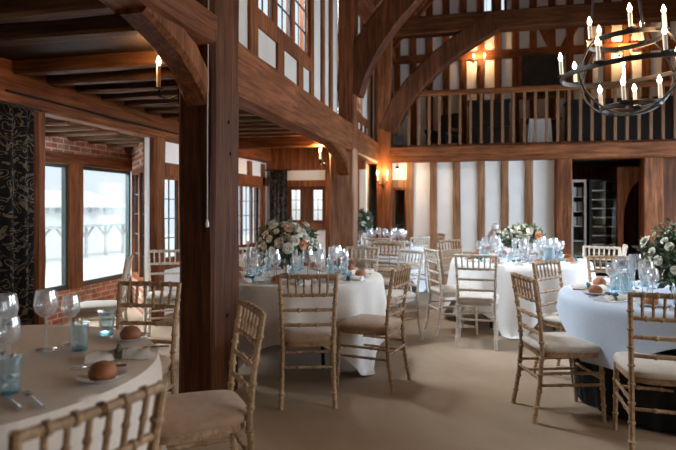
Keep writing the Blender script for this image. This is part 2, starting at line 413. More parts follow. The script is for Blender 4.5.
# bay: dwarf brick wall, big panes, brick band, ceiling
XB = -4.92
bw = MB().box((XB-.2, 4.45, 0), (XB, 7.62, .40))
S(bw.build('wall_bay', M['brick'], smooth=False), 'low red brick wall under the big windows', 'wall')
bb = MB().box((XB-.2, 4.45, 2.12), (XB-.01, 7.62, 2.50))
S(bb.build('wall_bay', M['brick'], smooth=False), 'band of red brick above the big windows', 'wall')
S(MB().box((XB-.14, 4.45, 1.99), (XB+.03, 7.62, 2.13)).build('trim_1', M['oaky'], smooth=False), 'oak lintel over the big windows', 'trim')
S(MB().box((XB-.2, 4.35, 0), (XO-.1, 4.47, 2.5)).build('wall_bay', M['plaster'], smooth=False), 'near side wall of the window bay', 'wall')
cd = Vector((XO-.05 - XB, 6.50 - 7.62, 0)); cl = cd.length; cu = cd.normalized()
cn = MB()
for (z0, z1) in ((0, .40), (2.0, 2.5)):
    n = Vector((-cu.y, cu.x, 0)) * .06
    A = Vector((XB, 7.62, 0)); B = A + cu * cl
    cn.add([A-n+Vector((0,0,z0)), B-n+Vector((0,0,z0)), B+n+Vector((0,0,z0)), A+n+Vector((0,0,z0)), A-n+Vector((0,0,z1)), B-n+Vector((0,0,z1)), B+n+Vector((0,0,z1)), A+n+Vector((0,0,z1))],
           [(0,3,2,1),(4,5,6,7),(0,1,5,4),(1,2,6,5),(2,3,7,6),(3,0,4,7)])
S(cn.build('wall_bay', M['brick'], smooth=False), 'slanted brick side of the window bay', 'wall')
cw = leaded((XB, 7.62), (cu.x, cu.y), cl, .40, 2.0, 2, 5, 2, 'leaded window in the slanted side of the bay')
S(MB().box((XB-.3, 4.35, 2.44), (XO-.02, 7.9, 2.52)).build('ceiling_bay', M['plaster'], smooth=False), 'low ceiling of the window bay', 'ceiling')
for k in range(8):
    j = MB().timber([(XB-.02, 4.6 + .40 * k, 2.37), (XO-.08, 4.6 + .40 * k, 2.37)], .11, .14).build('ceiling_joist', M['joist'], angle=25)
    S(j, 'oak joist in the ceiling of the window bay', 'joist'); j['group'] = 'joists of the window bay ceiling'
def bigpane(y0, y1, label, split=None):
    WN[0] += 1
    root = thing('window_%d' % WN[0], label, 'window', (XB-.06, y0, .40), 0, kind='structure')
    w = y1 - y0; h = 1.59
    f = MB(); t = .045
    f.box((-.03, 0, 0), (.03, t, h)); f.box((-.03, w-t, 0), (.03, w, h)); f.box((-.03, t, 0), (.03, w-t, t+.02)); f.box((-.03, t, h-t), (.03, w-t, h))
    if split: f.box((-.03, split, t), (.03, split+.05, h-t))
    f.build('window_frame', M['greenframe'], root, smooth=False)
    MB().box((-.004, t, t), (.004, w-t, h-t)).build('window_pane', M['pane'], root, smooth=False)
bigpane(4.50, 6.19, 'large plain window left of the oak window post')
bigpane(6.42, 7.56, 'large plain window right of the oak window post')
post(XB-.14, XB+.04, 6.19, 6.42, .4, 2.0, 'reddish oak post between the two big windows', 'oakz', 31)
S(MB().box((XO-.055, 6.34, 0), (XO-.02, 6.40, 2.33)).build('trim_2', M['white'], smooth=False), 'white painted strip beside the bay post', 'trim')

# --- aisle ceiling
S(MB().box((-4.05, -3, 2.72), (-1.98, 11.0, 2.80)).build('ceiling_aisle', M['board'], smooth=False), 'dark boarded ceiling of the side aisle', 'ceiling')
rj = random.Random(4)
y = -1.6
k = 0
while y < 10.7:
    if not (3.62 < y < 3.98):
        j = MB().timber([(-3.85, y + rj.uniform(-.02, .02), 2.665), (-2.03, y + rj.uniform(-.02, .02), 2.665)], .13 + rj.uniform(-.02, .03), .13, jit=.008).build('ceiling_joist', M['joist'], angle=25)
        S(j, 'oak joist under the side aisle ceiling', 'joist'); j['group'] = 'joists of the side aisle'
    y += .41
beam((-3.85, 9.0, 2.58), (-2.0, 9.0, 2.58), .22, .26, 'cross beam of the aisle at the middle post', 'oakx', seed=43)

# --- aisle end wall (Y 10.7)
YE = 10.72
ew = MB()
ew.box((-4.05, YE, 0), (-3.56, YE+.12, 2.8)); ew.box((-3.56, YE, 1.89), (-2.66, YE+.12, 2.8)); ew.box((-3.56, YE, 0), (-2.66, YE+.12, 1.05))
ew.box((-2.66, YE, 0), (-2.36, YE+.12, 2.8)); ew.box((-2.36, YE, 1.98), (-2.1, YE+.12, 2.8)); ew.box((-2.36, YE, 0), (-2.1, YE+.12, .8)); ew.box((-2.1, YE, 0), (-1.9, YE+.12, 2.8))
ew = S(ew.build('wall_end', M['plaster'], smooth=False), 'timbered end wall of the side aisle', 'wall')
q0, q1 = YE-.05, YE+.1
studs(ew, [((-3.66, q0, 0), (-3.54, q1, 2.2)), ((-2.70, q0, 0), (-2.56, q1, 2.2)), ((-3.54, q0, 1.86), (-2.70, q1, 1.98)), ((-3.54, q0, 1.00), (-2.70, q1, 1.12)), ((-4.0, q0, 2.18), (-1.9, q1, 2.8)),
           ((-3.2, q0, .2), (-3.05, q1, 1.0)), ((-3.54, q0, .1), (-2.7, q1, .25)), ((-2.42, q0, 0), (-2.34, q1, 2.2)), ((-2.14, q0, 0), (-2.03, q1, 2.2)), ((-2.34, q0, 1.93), (-2.14, q1, 2.02)), ((-2.34, q0, .7), (-2.14, q1, .85))])
leaded((-3.52, YE+.04), (1, 0), .84, 1.10, 1.88, 2, 3, 2, 'pair of leaded lights in the dark oak frame at the aisle end', 'old', fw=.09, mull=.25)
leaded((-2.35, YE+.04), (1, 0), .22, .85, 1.95, 1, 4, 1, 'slim dark window right of the middle post', 'old', fw=.03)

# --- back wall under the gallery (Y 11.75)
YK = 11.78
bk = MB()
bk.box((-1.55, YK, 2.02), (-1.20, YK+.1, 2.6)); bk.box((-1.55, YK, 0), (-1.20, YK+.1, .9)); bk.box((-1.2, YK, .0), (1.70, YK+.1, 2.6))
bk = S(bk.build('wall_back', M['plaster'], smooth=False), 'white plaster back wall with upright oak studs under the gallery', 'wall')
s0, s1 = YK-.045, YK+.05
for k, x in enumerate((-1.15, -.655, -.185, .30, .765, 1.225)):
    MB().timber([(x, YK, .56), (x + rj.uniform(-.012, .012), YK, 2.42)], .09, .15, up=(1, 0, 0), jit=.006, ch=.012, seed=k).build('stud', M['stud'], bk, angle=25)
MB().box((-1.53, s0, 1.86), (-1.2, s1, 2.02)).build('stud', M['stud'], bk, smooth=False)
MB().box((-1.53, s0, .0), (-1.2, s1, .95)).build('stud', M['stud'], bk, smooth=False)
S(MB().box((-1.2, YK-.10, 0), (1.70, YK, .54)).build('trim_3', M['ochre'], smooth=False), 'ochre rendered plinth below the striped back wall', 'trim')
leaded((-1.52, YK+.02), (1, 0), .32, .95, 1.86, 1, 1, 1, 'small dark glazed panel beside the corner post', 'oakz', fw=.05)
post(1.70, 2.0, 11.60, 11.9, 0, 2.39, 'oak post at the left of the bar opening', 'oakz', 51)
post(3.26, 3.62, 11.60, 11.9, 0, 2.39, 'wide oak post at the right of the bar opening', 'oakz', 53)
S(MB().box((3.62, YK, 0), (5.3, YK+.1, 2.6)).build('wall_back', M['old'], smooth=False), 'dark boarded wall right of the bar', 'wall')
# lobby behind the glazed panels
lb = MB().box((-2.5, 12.9, 0), (1.62, 13.0, 2.5)); lb.box((-2.56, 10.84, 0), (-2.5, 13.0, 2.5))
S(lb.build('wall_lobby', M['old'], smooth=False), 'dark lobby wall behind the glazed panels', 'wall')
lb = MB().box((-4.1, 12.2, 0), (-2.56, 12.3, 2.5)); lb.box((-4.1, 10.84, 0), (-4.0, 12.3, 2.5))
S(lb.build('wall_lobby', M['plaster'], smooth=False), 'pale lobby wall behind the leaded lights', 'wall')
lb = MB().box((-4.1, 10.84, 2.5), (-1.98, 13.0, 2.6)); lb.box((-1.98, 11.88, 2.36), (1.62, 13.0, 2.44))
S(lb.build('ceiling_lobby', M['board'], smooth=False), 'lobby ceiling', 'ceiling')
# bar room
br = MB().box((1.7, 13.4, 0), (3.7, 13.5, 2.5)); br.box((1.62, 11.88, 0), (1.7, 13.5, 2.5)); br.box((3.62, 11.9, 0), (3.7, 13.5, 2.5))
S(br.build('wall_bar', M['old'], smooth=False), 'dark walls of the bar room', 'wall')
# arched brown doorway panel in the bar
pan = MB()
def arch_panel(mb, x0, x1, ax0, z0, z1, y0, y1, spring, top):
    pts = [(x0, z0), (ax0, z0), (ax0, spring)]
    for i in range(1, 9):
        t = i / 8 * pi / 2
        pts.append((ax0 + (x1 - ax0) * (1 - cos(t)), spring + (top - spring) * sin(t)))
    pts += [(x1, z1), (x0, z1)]
    n = len(pts)
    mb.add([(x, y0, z) for x, z in pts] + [(x, y1, z) for x, z in pts], [tuple(range(n)), tuple(range(n, 2*n))[::-1]] + [(i, i+n, (i+1) % n + n, (i+1) % n) for i in range(n)])
arch_panel(pan, 2.92, 3.34, 3.03, 0, 2.24, 12.05, 12.12, 1.1, 1.95)
tag(pan.build('door_1', M['oakz'], smooth=False), 'brown boarded arched doorway at the right side of the bar', 'door', kind='structure')
for (x, yy) in ((2.02, 12.2), (2.14, 12.0)):
    t = thing('spotlight', 'tiny lit downlight in the bar ceiling, %s' % ('the left one' if x < 2.1 else 'the right brighter one'), 'spotlight', (x, yy, 2.46))
    MB().lathe([(.03, 0), (.04, -.02), (.035, -.04)], 10).build('housing', M['iron'], t)
    MB().ball((0, 0, -.035), .018, 8, 6).build('lit_lens', M['spot'], t)
S(MB().box((1.7, 11.9, 2.38), (3.7, 13.5, 2.46)).build('ceiling_bar', M['board'], smooth=False), 'dark ceiling of the bar', 'ceiling')

# --- gallery back wall
YG = 14.5
gw = MB().box((-2.0, YG, 2.4), (5.4, YG+.1, 6.30)); gw.box((-2.0, YG, 6.30), (.33, YG+.1, 9.6)); gw.box((.98, YG, 6.30), (5.4, YG+.1, 9.6))
gw = S(gw.build('wall_gallery', M['plaster'], smooth=False), 'timbered white wall at the back of the gallery', 'wall')
g0, g1 = YG-.05, YG+.05
xs = [-1.75 + .42 * k for k in range(17)]
for k, x in enumerate(xs):
    MB().timber([(x, YG-.01, 2.6), (x + rj.uniform(-.015, .015), YG-.01, 9.4)], .09, .17, up=(1, 0, 0), jit=.006, ch=.012, seed=k, n=6).build('stud', M['oakz'], gw, angle=25)
MB().box((-2.0, g0-.03, 5.14), (5.4, g1, 5.34)).build('rail', M['oakx'], gw, smooth=False)
MB().box((-2.0, g0-.03, 6.14), (5.4, g1, 6.30)).build('rail', M['oakx'], gw, smooth=False)
for (x0, z0, x1, z1) in ((2.05, 5.3, 1.6, 6.3), (2.3, 5.3, 2.8, 6.3), (4.2, 5.3, 3.8, 6.3)):
    MB().timber([(x0, YG-.015, z0), (x1, YG-.015, z1)], .17, .09, up=(0, 1, 0)).build('diagonal_strut', M['oakb'], gw, angle=25)
leaded((.33, YG+.03), (1, 0),   .65, 6.30, 7.4, 2, 3, 2, 'small bright window high in the gallery gable', 'old', fw=.05)

# --- nave roof
ridge, eave = (1.70, 9.5), (-1.98, 5.35)
def slope(side):
    sx = 1 if side < 0 else -1
    x0 = -1.98 if side < 0 else 5.38
    o = MB()
    o.add([(x0, -3, 5.4), (1.7, -3, 9.7), (1.7, 14.7, 9.7), (x0, 14.7, 5.4), (x0-.1*sx, -3, 5.5), (1.7, -3, 9.85), (1.7, 14.7, 9.85), (x0-.1*sx, 14.7, 5.5)],
          [(0,1,2,3), (4,7,6,5), (0,4,5,1), (1,5,6,2), (2,6,7,3), (3,7,4,0)])
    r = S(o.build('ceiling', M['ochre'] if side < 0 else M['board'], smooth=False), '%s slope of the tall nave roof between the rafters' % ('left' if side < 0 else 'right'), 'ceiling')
    first = None
    yy = 8.2 if side < 0 else 9.0
    while yy < 14.4:
        if first is None:
            first = MB().timber([(x0 + .05*sx, 0, 5.36), (1.7, 0, 9.58)], .13, .14, up=(-sx*.7, 0, .7)).build('rafter', M['oakb'], r, loc=(0, yy, 0), angle=25)
        else:
            dup(first, loc=(0, yy, 0), parent=r)
        yy += .42
slope(-1); slope(1)

# --- unseen right and rear walls; right windows added only to let light in
rw = MB()
YW = [(.8, 3.0), (5.4, 6.9), (7.2, 8.7), (9.2, 10.9)]
prev = -3
for (y0, y1) in YW:
    rw.box((5.3, prev, 0), (5.42, y0, 5.5)); prev = y1
    rw.box((5.3, y0, 0), (5.42, y1, .8)); rw.box((5.3, y0, 2.9), (5.42, y1, 5.5))
rw.box((5.3, prev, 0), (5.42, 14.6, 5.5))
S(rw.build('wall_right', M['plaster'], smooth=False), 'right side wall with tall windows', 'wall')
re = MB().box((-4.1, -3.1, 0), (5.4, -3.0, 9.8))
S(re.build('wall_rear', M['old'], smooth=False), 'dark boarded wall behind the viewer', 'wall')

# --- outdoors
S(MB().box((-30, -12, -.2), (-5.3, 30, -.13)).build('ground', M['gravel'], smooth=False), 'pale gravel yard outside the windows', 'ground')
hs = thing('outbuilding', 'long pale building across the yard outside the big windows', 'building', (-19.5, 12, -.13))
MB().box((-.5, -16, 0), (.5, 16, 1.62)).build('building_wall', M['render'], hs, smooth=False)
rf = MB(); rf.add([(.8, -16.3, 1.65), (-1.6, -16.3, 2.45), (-1.6, 16.3, 2.45), (.8, 16.3, 1.65), (.8, -16.3, 1.55), (-1.6, -16.3, 2.3), (-1.6, 16.3, 2.3), (.8, 16.3, 1.55)], [(0,3,2,1),(4,5,6,7),(0,1,5,4),(1,2,6,5),(2,3,7,6),(3,0,4,7)])
rf.build('building_roof', M['render'], hs, smooth=False)
for k in range(26):
    MB().box((.5, -15.5 + 1.2 * k, 1.30), (.72, -14.95 + 1.2 * k, 1.56)).build('eave_bracket', M['slate'], hs, smooth=False)
def trellis(x, y, label):
    t = thing('garden_stand', label, 'garden stand', (x, y, -.13), group='row of pale stands in the yard')
    MB().tube([(0, 0, 0), (0, 0, .95)], .05, 8).build('stem', M['slate'], t)
    for s in (-1, 1):
        MB().tube([Vector((0, 0, .62)), Vector((0, s*.2, .82)), Vector((0, s*.38, .98))], .035, 6).build('arm', M['slate'], t)
    MB().box((-.2, -.42, .96), (.2, .42, 1.02)).build('tray', M['slate'], t, smooth=False)
for k in range(11):
    trellis(-11.5, 7.6 + .95 * k, 'pale grey forked stand in the row outside the big windows')

# ------------------------------------------------------------------ chairs
def bamboo(pts, r, rings, seg=8):
    """polyline with ring swellings every so often -> tube arguments"""
    P = [Vector(p) for p in pts]
    L = [0]
    for i in range(1, len(P)): L.append(L[-1] + (P[i] - P[i-1]).length)
    T = L[-1]
    def at(s):
        for i in range(1, len(P)):
            if s <= L[i] + 1e-9:
                return P[i-1].lerp(P[i], (s - L[i-1]) / max(1e-6, L[i] - L[i-1]))
        return P[-1]
    st = {0.0: 1, T: 1}
    for l in L: st[l] = 1
    for k in range(1, rings + 1):
        c = T * k / (rings + 1)
        for d, f in ((-.010, 1), (-.005, 1.38), (.005, 1.38), (.010, 1)): st[c + d] = f
    ks = sorted(st)
    return [at(s) for s in ks], [(r(s / T) if callable(r) else r) * st[s] for s in ks], seg
H = .965
def make_chair(wd, cu, label):
    t = thing('chiavari_chair', label, 'chair')
    m = M[wd]
    for s in (-1, 1):
        back = [(s*.195, -.265, 0), (s*.187, -.225, .22), (s*.185, -.205, .47), (s*.192, -.225, .70), (s*.204, -.268, H)]
        MB().tube(*bamboo(back, lambda q: .0165 - .002 * q, 8)).build('back_post', m, t)
        front = [(s*.20, .215, 0), (s*.198, .205, .22), (s*.195, .195, .445)]
        MB().tube(*bamboo(front, lambda q: .013 + .004 * q, 3)).build('front_leg', m, t)
    # seat frame
    def outline(e):
        o = []
        for i in range(32):
            a = 2 * pi * i / 32
            cx = abs(cos(a)) ** .45 * (1 if cos(a) > 0 else -1); cy = abs(sin(a)) ** .45 * (1 if sin(a) > 0 else -1)
            wx = (.205 + .018 * cy) + e
            o.append((cx * wx, cy * (.215 + e)))
        return o
    MB().slab(outline(0), .435, .468).build('seat_frame', m, t)
    cs = MB(); rings = [(.0, .468), (.012, .476), (.016, .495), (.006, .512), (-.03, .524), (-.09, .530), (-.16, .531)]
    vs = []; fs = []
    for (e, z) in rings: vs += [(x, y, z) for x, y in outline(e)]
    for i in range(len(rings) - 1):
        for k in range(32): fs.append((i*32+k, i*32+(k+1) % 32, (i+1)*32+(k+1) % 32, (i+1)*32+k))
    fs.append(tuple(range((len(rings)-1)*32, len(rings)*32))); fs.append(tuple(range(32))[::-1])
    cs.add(vs, fs).build('seat_cushion', M[cu], t, angle=60)
    def rail(z, yb, wz, bow=.012, r=.0125, rings=3):
        xx = wz
        pts = [(-xx, yb, z), (-xx*.5, yb - bow*.75, z), (0, yb - bow, z), (xx*.5, yb - bow*.75, z), (xx, yb, z)]
        return MB().tube(*bamboo(pts, r, rings))
    rail(H-.012, -.266, .205, r=.015, rings=5).build('top_rail', m, t)
    rail(.815, -.241, .197, rings=4).build('back_rail', m, t)
    rail(.705, -.226, .192, rings=2).build('back_rail', m, t)
    rail(.595, -.213, .187, rings=2).build('back_rail', m, t)
    for i in range(6):
        x = -.145 + .058 * i
        MB().tube(*bamboo([(x * .95, -.2515, .815), (x, -.2765, H-.012)], .0085, 1, 6)).build('spindle', m, t)
    for s in (-1, 1):
        for z in (.33, .25):
            MB().tube(*bamboo([(s*.197, .205, z), (s*.188, -.222, z)], .0105, 2, 6)).build('stretcher', m, t)
    MB().tube(*bamboo([(-.197, .205, .29), (.197, .205, .29)], .0105, 2, 6)).build('stretcher', m, t)
    MB().tube(*bamboo([(-.188, -.222, .29), (.188, -.222, .29)], .0105, 2, 6)).build('stretcher', m, t)
    return t
PROTO = {}
def chair(kind, l, d, fl, fd, label, group):
    """back of the chair at (l,d); it faces (fl,fd)"""
    n = hypot(fl, fd); fl /= n; fd /= n
    x, y = W(l + fl * .25, d + fd * .25)
    fx = fl * cos(YAW) - fd * sin(YAW); fy = fl * sin(YAW) + fd * cos(YAW)
    rz = atan2(-fx, fy)
    if kind not in PROTO:
        wd, cu = kind.split('/')
        o = PROTO[kind] = make_chair(wd, cu, label)
        KIDS[o.name] = list(o.children)
        o.location = (x, y, 0); o.rotation_euler = (0, 0, rz); o['group'] = group
        return o
    return dup(PROTO[kind], (x, y, 0), rz, label, group)
G1, G2, G3, G4, G5 = ['chairs around the ' + s for s in ('centre table', 'table by the striped wall', 'right front table', 'left front table', 'far table behind the middle post')]
# centre table
chair('gilt/tan', -.216, 4.03, -.06, 1, 'gold limed chair with tan cushion, its back to us, in front of the centre table', G1)
chair('gilt/tan',   .50, 4.53, -.9, .44, 'gold limed chair with tan cushion turned sideways at right of the centre table', G1)
chair('limed/ivory', .29, 6.75, -.42, -.9, 'white chair facing us across the centre table, nearest the middle post', G1)
chair('limed/ivory', .80, 6.25, -.85, -.52, 'white chair half hidden behind the sideways gold chair', G1)
chair('gilt/ivory', .64, 7.45, -.5, -.86, 'pale gold chair standing back between two white chairs by the centre table', G1)
chair('limed/ivory', -1.15, 6.65, .55, -.83, 'white chair behind the flowers at the far left of the centre table', G1)
# table by the striped wall
chair('limed/ivory', 1.41, 5.72, .30, 1, 'whitish chair with its back to us before the table by the striped wall', G2)
chair('limed/ivory', 1.08, 6.45, 1, .18, 'white chair seen side on, left of the table by the striped wall', G2)
chair('gilt/ivory', 1.66, 8.25, .5, -.86, 'gold chair facing us against the wall stripes, behind the white cloth', G2)
chair('limed/ivory', 3.22, 6.85, -.6, -.8, 'pale chair in front of the glazed bar cabinet, behind another chair', G2)
# right front table
chair('gilt/ivory', 1.32, 3.95, 1, .05, 'gold chair seen side on, its grey cushion tucked under the right front table', G3)
chair('gilt/ivory', 1.86, 3.14, .30, 1, 'gold chair cut off by the right picture edge, back to us', G3)
chair('gilt/ivory', 1.87, 4.99, .62, -.78, 'gold chair facing us at the far left of the right front table', G3)
chair('gilt/ivory', 2.68, 5.52, -.1, -1, 'gold chair facing us behind bread and napkins, in front of the bar opening', G3)
chair('limed/ivory', 3.62, 7.1, -.9, .4, 'pale chair mostly hidden by the white flowers at right', 'chairs near the bar')
# left front table
chair('gilt/tan', -.44, 2.74, -.91, -.41, 'gold chair with tan cushion seen side on beside the foreground post', G4)
chair('gilt/tan', -.605, 1.388, -.866, .5, 'gold chair closest to us, its back cut off at the bottom left', G4)
chair('gilt/tan', -1.22, 3.60, -.15, -1, 'gold chair facing us behind the left front table', G4)
# by the windows
chair('limed/ivory', -1.92, 6.30, .25, -1, 'white chair right of the bay, half hidden by the foreground post', 'white chairs by the windows')
chair('limed/ivory', -2.05, 5.45, -1, -.25, 'white chair seen edge on in front of the large window', 'white chairs by the windows')
# far table
chair('limed/ivory', .62, 8.75, .1, 1, 'white chair with its back to us at the far table', G5)
chair('limed/ivory', 1.32, 9.1, -.6, .8, 'white chair at the right of the far table, near the striped wall', G5)
chair('gilt/ivory', 1.85, 10.1, -1, -.1, 'gold chair by the wall at the right end of the far table', G5)
chair('limed/ivory', .75, 8.05, .2, 1, 'white chair standing before the far table, closer to us than the others', G5)

# ------------------------------------------------------------------ tables and cloths
ZT = .79
def cloth(name, l, d, R, half, rot, mat, label, folds=9, amp=.055, seed=0, floor_len=None, wob=.25, cap=1.38, flare=.06, zo=0.0):
    r = random.Random(seed); x, y = W(l, d)
    n = 144; prof = [(0, 0), (.3, 0), (.6, 0), (.85, 0), (.96, 0), (1.0, -.004)]
    vs = []; fs = []
    ph = [r.uniform(0, 6.28) for _ in range(4)]
    m2 = 12
    rows = len(prof) + m2
    for i in range(rows):
        for k in range(n):
            a = 2 * pi * k / n
            if i < len(prof):
                rr = R * prof[i][0]; z = ZT + zo + prof[i][1]
                vs.append((rr * cos(a), rr * sin(a), z)); continue
            t = (i - len(prof) + 1) / m2
            aa = (a - rot) % (pi / 2)
            if floor_len is None:
                reach = half / max(cos(aa), sin(aa)) if True else 0
                # soften the point
                reach = min(reach, half * cap)
                drop = reach - R
            else:
                drop = floor_len
            s = drop * t
            z = ZT + zo - .006 - s
            # flare and pleats grow with depth
            w = sin(folds * a + ph[0] + wob * sin(3 * a + ph[1])) * .7 + .3 * sin((folds * 2 + 1) * a + ph[2])
            rr = R + .012 * min(1, s / .03) + s * flare + amp * min(1, s / .45) * w
            if z < .012:
                rr += (0.012 - z) * .55; z = .012 + .004 * (1 + w)
            vs.append((rr * cos(a), rr * sin(a), z))
    for i in range(rows - 1):
        for k in range(n):
            fs.append((i*n+k, (i+1)*n+k, (i+1)*n+(k+1) % n, i*n+(k+1) % n))
    fs.append(tuple(range(n))[::-1]) if False else None
    mb = MB().add(vs, fs)
    o = mb.build(name, M[mat], loc=(x, y, 0), angle=70)
    tag(o, label, 'tablecloth')
    return o
def table(l, d, R, label):
    x, y = W(l, d)
    t = thing('round_table', label, 'table', (x, y, 0), 0, 'round banquet tables')
    MB().lathe([(0, ZT-.03), (R-.012, ZT-.03), (R-.004, ZT-.018), (R-.012, ZT-.006), (0, ZT-.006)], 48).build('tabletop', M['gilt'], t)
    for k in range(4):
        a = pi / 4 + k * pi / 2
        MB().tube([(cos(a)*R*.62, sin(a)*R*.62, 0), (cos(a)*R*.55, sin(a)*R*.55, ZT-.03)], .018, 8).build('leg', M['iron'], t)
    return t
T = dict(c=(-.40, 5.45, .82, 'centre table'), s=(2.27, 7.0, .82, 'table by the striped wall'), r=(2.59, 4.15, .87, 'right front table'),
         l=(-1.64, 2.30, .85, 'left front table'), f=(.78, 9.95, .72, 'far table'))
for k, lab in (('c', 'round table under the oatmeal cloth in the middle of the hall'), ('s', 'round table under the white cloth before the striped wall'), ('r', 'round table under charcoal and pale cloths at right'),
               ('l', 'round table under the oatmeal cloth in the left foreground'), ('f', 'round table far behind the middle post')):
    table(T[k][0], T[k][1], T[k][2], lab)
cloth('tablecloth', -.40, 5.45, .828, 1.27, radians(16), 'oat', 'off-white cloth with a low pointed corner on the centre table', seed=3)
cloth('tablecloth', 2.27, 7.0, .828, 1.27, radians(35), 'linen', 'white cloth draped over the table by the striped wall', seed=5)
cloth('tablecloth', 2.59, 4.15, .877, 1.03, radians(83), 'cool', 'pale bluish cloth laid square over the dark cloth of the right front table', seed=6, amp=.032, folds=8, cap=1.24, flare=.12)
cloth('tablecloth', 2.59, 4.15, .845, 0, 0, 'char', 'charcoal floor-length cloth showing under the pale cloth at right', floor_len=.775, folds=17, amp=.03, seed=8, flare=-.12, zo=-.004)
cloth('tablecloth', -1.64, 2.30, .858, 0, 0, 'greige', 'plain cloth hanging to the floor on the left front table', floor_len=.77, folds=11, amp=.025, seed=9, flare=.02)
cloth('tablecloth', .78, 9.95, .728, 1.15, .4, 'linen', 'white cloth on the far table behind the middle post', seed=11)

# ------------------------------------------------------------------ tableware
ZC = ZT + .002
def goblet(h, rb, name):
    t = thing(name, 'x', 'glass')
    hb = h * .46
    z0 = h - hb
    prof = [(.005, z0), (rb*.45, z0 + hb*.06), (rb*.86, z0 + hb*.24), (rb, z0 + hb*.46), (rb*.93, z0 + hb*.75), (rb*.80, h)]
    MB().lathe(prof, 20).build('bowl', M['glass'], t)
    MB().lathe([(.0045, .008), (.0038, z0*.5), (.006, z0)], 8).build('stem', M['glass'], t)
    MB().lathe([(.0, .0), (rb*.88, .001), (rb*.85, .004), (.006, .010)], 20).build('foot', M['glass'], t)
    return t
def tumbler():
    t = thing('tumbler', 'x', 'glass')
    MB().lathe([(.034, .012), (.040, .11), (.042, .125), (.0395, .125), (.037, .10), (.031, .016), (0, .016)], 20).build('glass_wall', M['blue'], t)
    MB().lathe([(0, 0), (.031, 0), (.034, .006), (.034, .014), (0, .014)], 20).build('glass_foot', M['bluefoot'], t)
    return t
def flute():
    t = thing('champagne_flute', 'x', 'glass')
    MB().lathe([(.004, .10), (.016, .115), (.027, .16), (.030, .20), (.026, .268)], 18).build('bowl', M['glass'], t)
    MB().lathe([(.0045, .008), (.0038, .06), (.005, .10)], 8).build('stem', M['glass'], t)
    MB().lathe([(.0, .0), (.034, .001), (.033, .004), (.006, .010)], 18).build('foot', M['glass'], t)
    return t
def side_plate():
    t = thing('side_plate', 'x', 'plate')
    MB().lathe([(0, .004), (.055, .004), (.075, .010), (.092, .016), (.094, .018), (.090, .019), (.074, .013), (.055, .008), (0, .007)], 28).build('well', M['china'], t)
    return t
def roll():
    mb = MB().ball((0, 0, .020), .052, 16, 12, (1.0, .94, .80))
    vs = []
    for (x, y, z) in mb.v:
        k = 1 + .06 * sin(9 * x * 20) * sin(7 * y * 20 + 1)
        vs.append((x * k, y * k, max(.0, z)))
    mb.v = vs
    o = mb.build('bread_roll', M['bread']); return tag(o, 'x', 'bread roll')
def napkin(rib):
    t = thing('folded_napkin', 'x', 'napkin')
    n = 12; vs = []; fs = []
    for i in range(n + 1):
        for j in range(n + 1):
            u, v = i / n - .5, j / n - .5
            pinch = .45 + .55 * min(1, abs(v) * 3.2)
            vs.append((u * .13 * pinch, v * .26, .004 + .030 * (1 - (2*u) ** 2) * (1 + .25 * sin(v * 22 + u * 9))))
    b = (n + 1) ** 2
    for i in range(n + 1):
        for j in range(n + 1):
            x, y2, z = vs[i * (n + 1) + j]; vs.append((x, y2, 0.0))
    for i in range(n):
        for j in range(n):
            a = i * (n+1) + j
            fs.append((a, a + n + 1, a + n + 2, a + 1)); fs.append((b + a, b + a + 1, b + a + n + 2, b + a + n + 1))
    for i in range(n):
        for (p, q) in ((i*(n+1), (i+1)*(n+1)), ((i+1)*(n+1)+n, i*(n+1)+n), (i+1, i), (n*(n+1)+i, n*(n+1)+i+1)):
            fs.append((p, q, q + b, p + b)[::-1])
    MB().add(vs, fs).build('folded_linen', M['napkin'], t, angle=60)
    rb = MB()
    for i in range(9):
        a = pi * i / 8
        p = (cos(a) * .036, sin(a) * .036 * 1.05 + .001)
        rb.add([], [])
        rb.v += [(p[0], -.016, p[1]), (p[0], .016, p[1])]
    rb.f += [(2*i, 2*i+1, 2*i+3, 2*i+2) for i in range(8)]
    rb.build('ribbon', M[rib], t)
    bw = MB()
    for s in (-1, 1):
        bw.ball((s*.028, 0, .042), .022, 8, 6, (1.2, .5, .55))
    bw.build('bow', M[rib], t)
    return t
def fork():
    t = thing('fork', 'x', 'fork')
    MB().tube([(0, -.10, .006), (0, -.03, .005), (0, .03, .007), (0, .045, .007)], [.0055, .0042, .0028, .003], 8).build('handle', M['steel'], t)
    hd = MB().slab([(-.004, .042), (.004, .042), (.012, .06), (.012, .075), (-.012, .075), (-.012, .06)], .004, .0065)
    for k in range(4):
        x = -.0105 + .007 * k; hd.box((x-.0015, .074, .004), (x+.0015, .115, .0065))
    hd.build('fork_head', M['steel'], t); return t
def knife():
    t = thing('table_knife', 'x', 'knife')
    MB().tube([(0, -.11, .006), (0, -.05, .006), (0, .0, .005)], [.0065, .0062, .0045], 8).build('handle', M['steel'], t)
    MB().slab([(-.004, -.002), (.004, -.002), (.009, .03), (.0095, .09), (.003, .125), (-.004, .12)], .003, .0055).build('blade', M['steel'], t); return t
KP = dict(big=lambda: goblet(.275, .052, 'wine_glass'), small=lambda: goblet(.235, .043, 'wine_glass'), tum=tumbler, flute=flute, plate=side_plate, roll=roll,
          napteal=lambda: napkin('teal'), napolive=lambda: napkin('olive'), fork=fork, knife=knife)
KPROTO = {}
def put(kind, x, y, z, rz, label, group):
    if kind not in KPROTO:
        o = KPROTO[kind] = KP[kind](); KIDS[o.name] = list(o.children)
        o.location = (x, y, z); o.rotation_euler = (0, 0, rz); o['label'] = label; o['group'] = group
        return o
    return dup(KPROTO[kind], (x, y, z), rz, label, group)
def dirname(a):
    a = math.degrees(a) % 360
    return ['right', 'far right', 'far', 'far left', 'left', 'near left', 'near', 'near right'][int(((a + 22.5) % 360) // 45)]
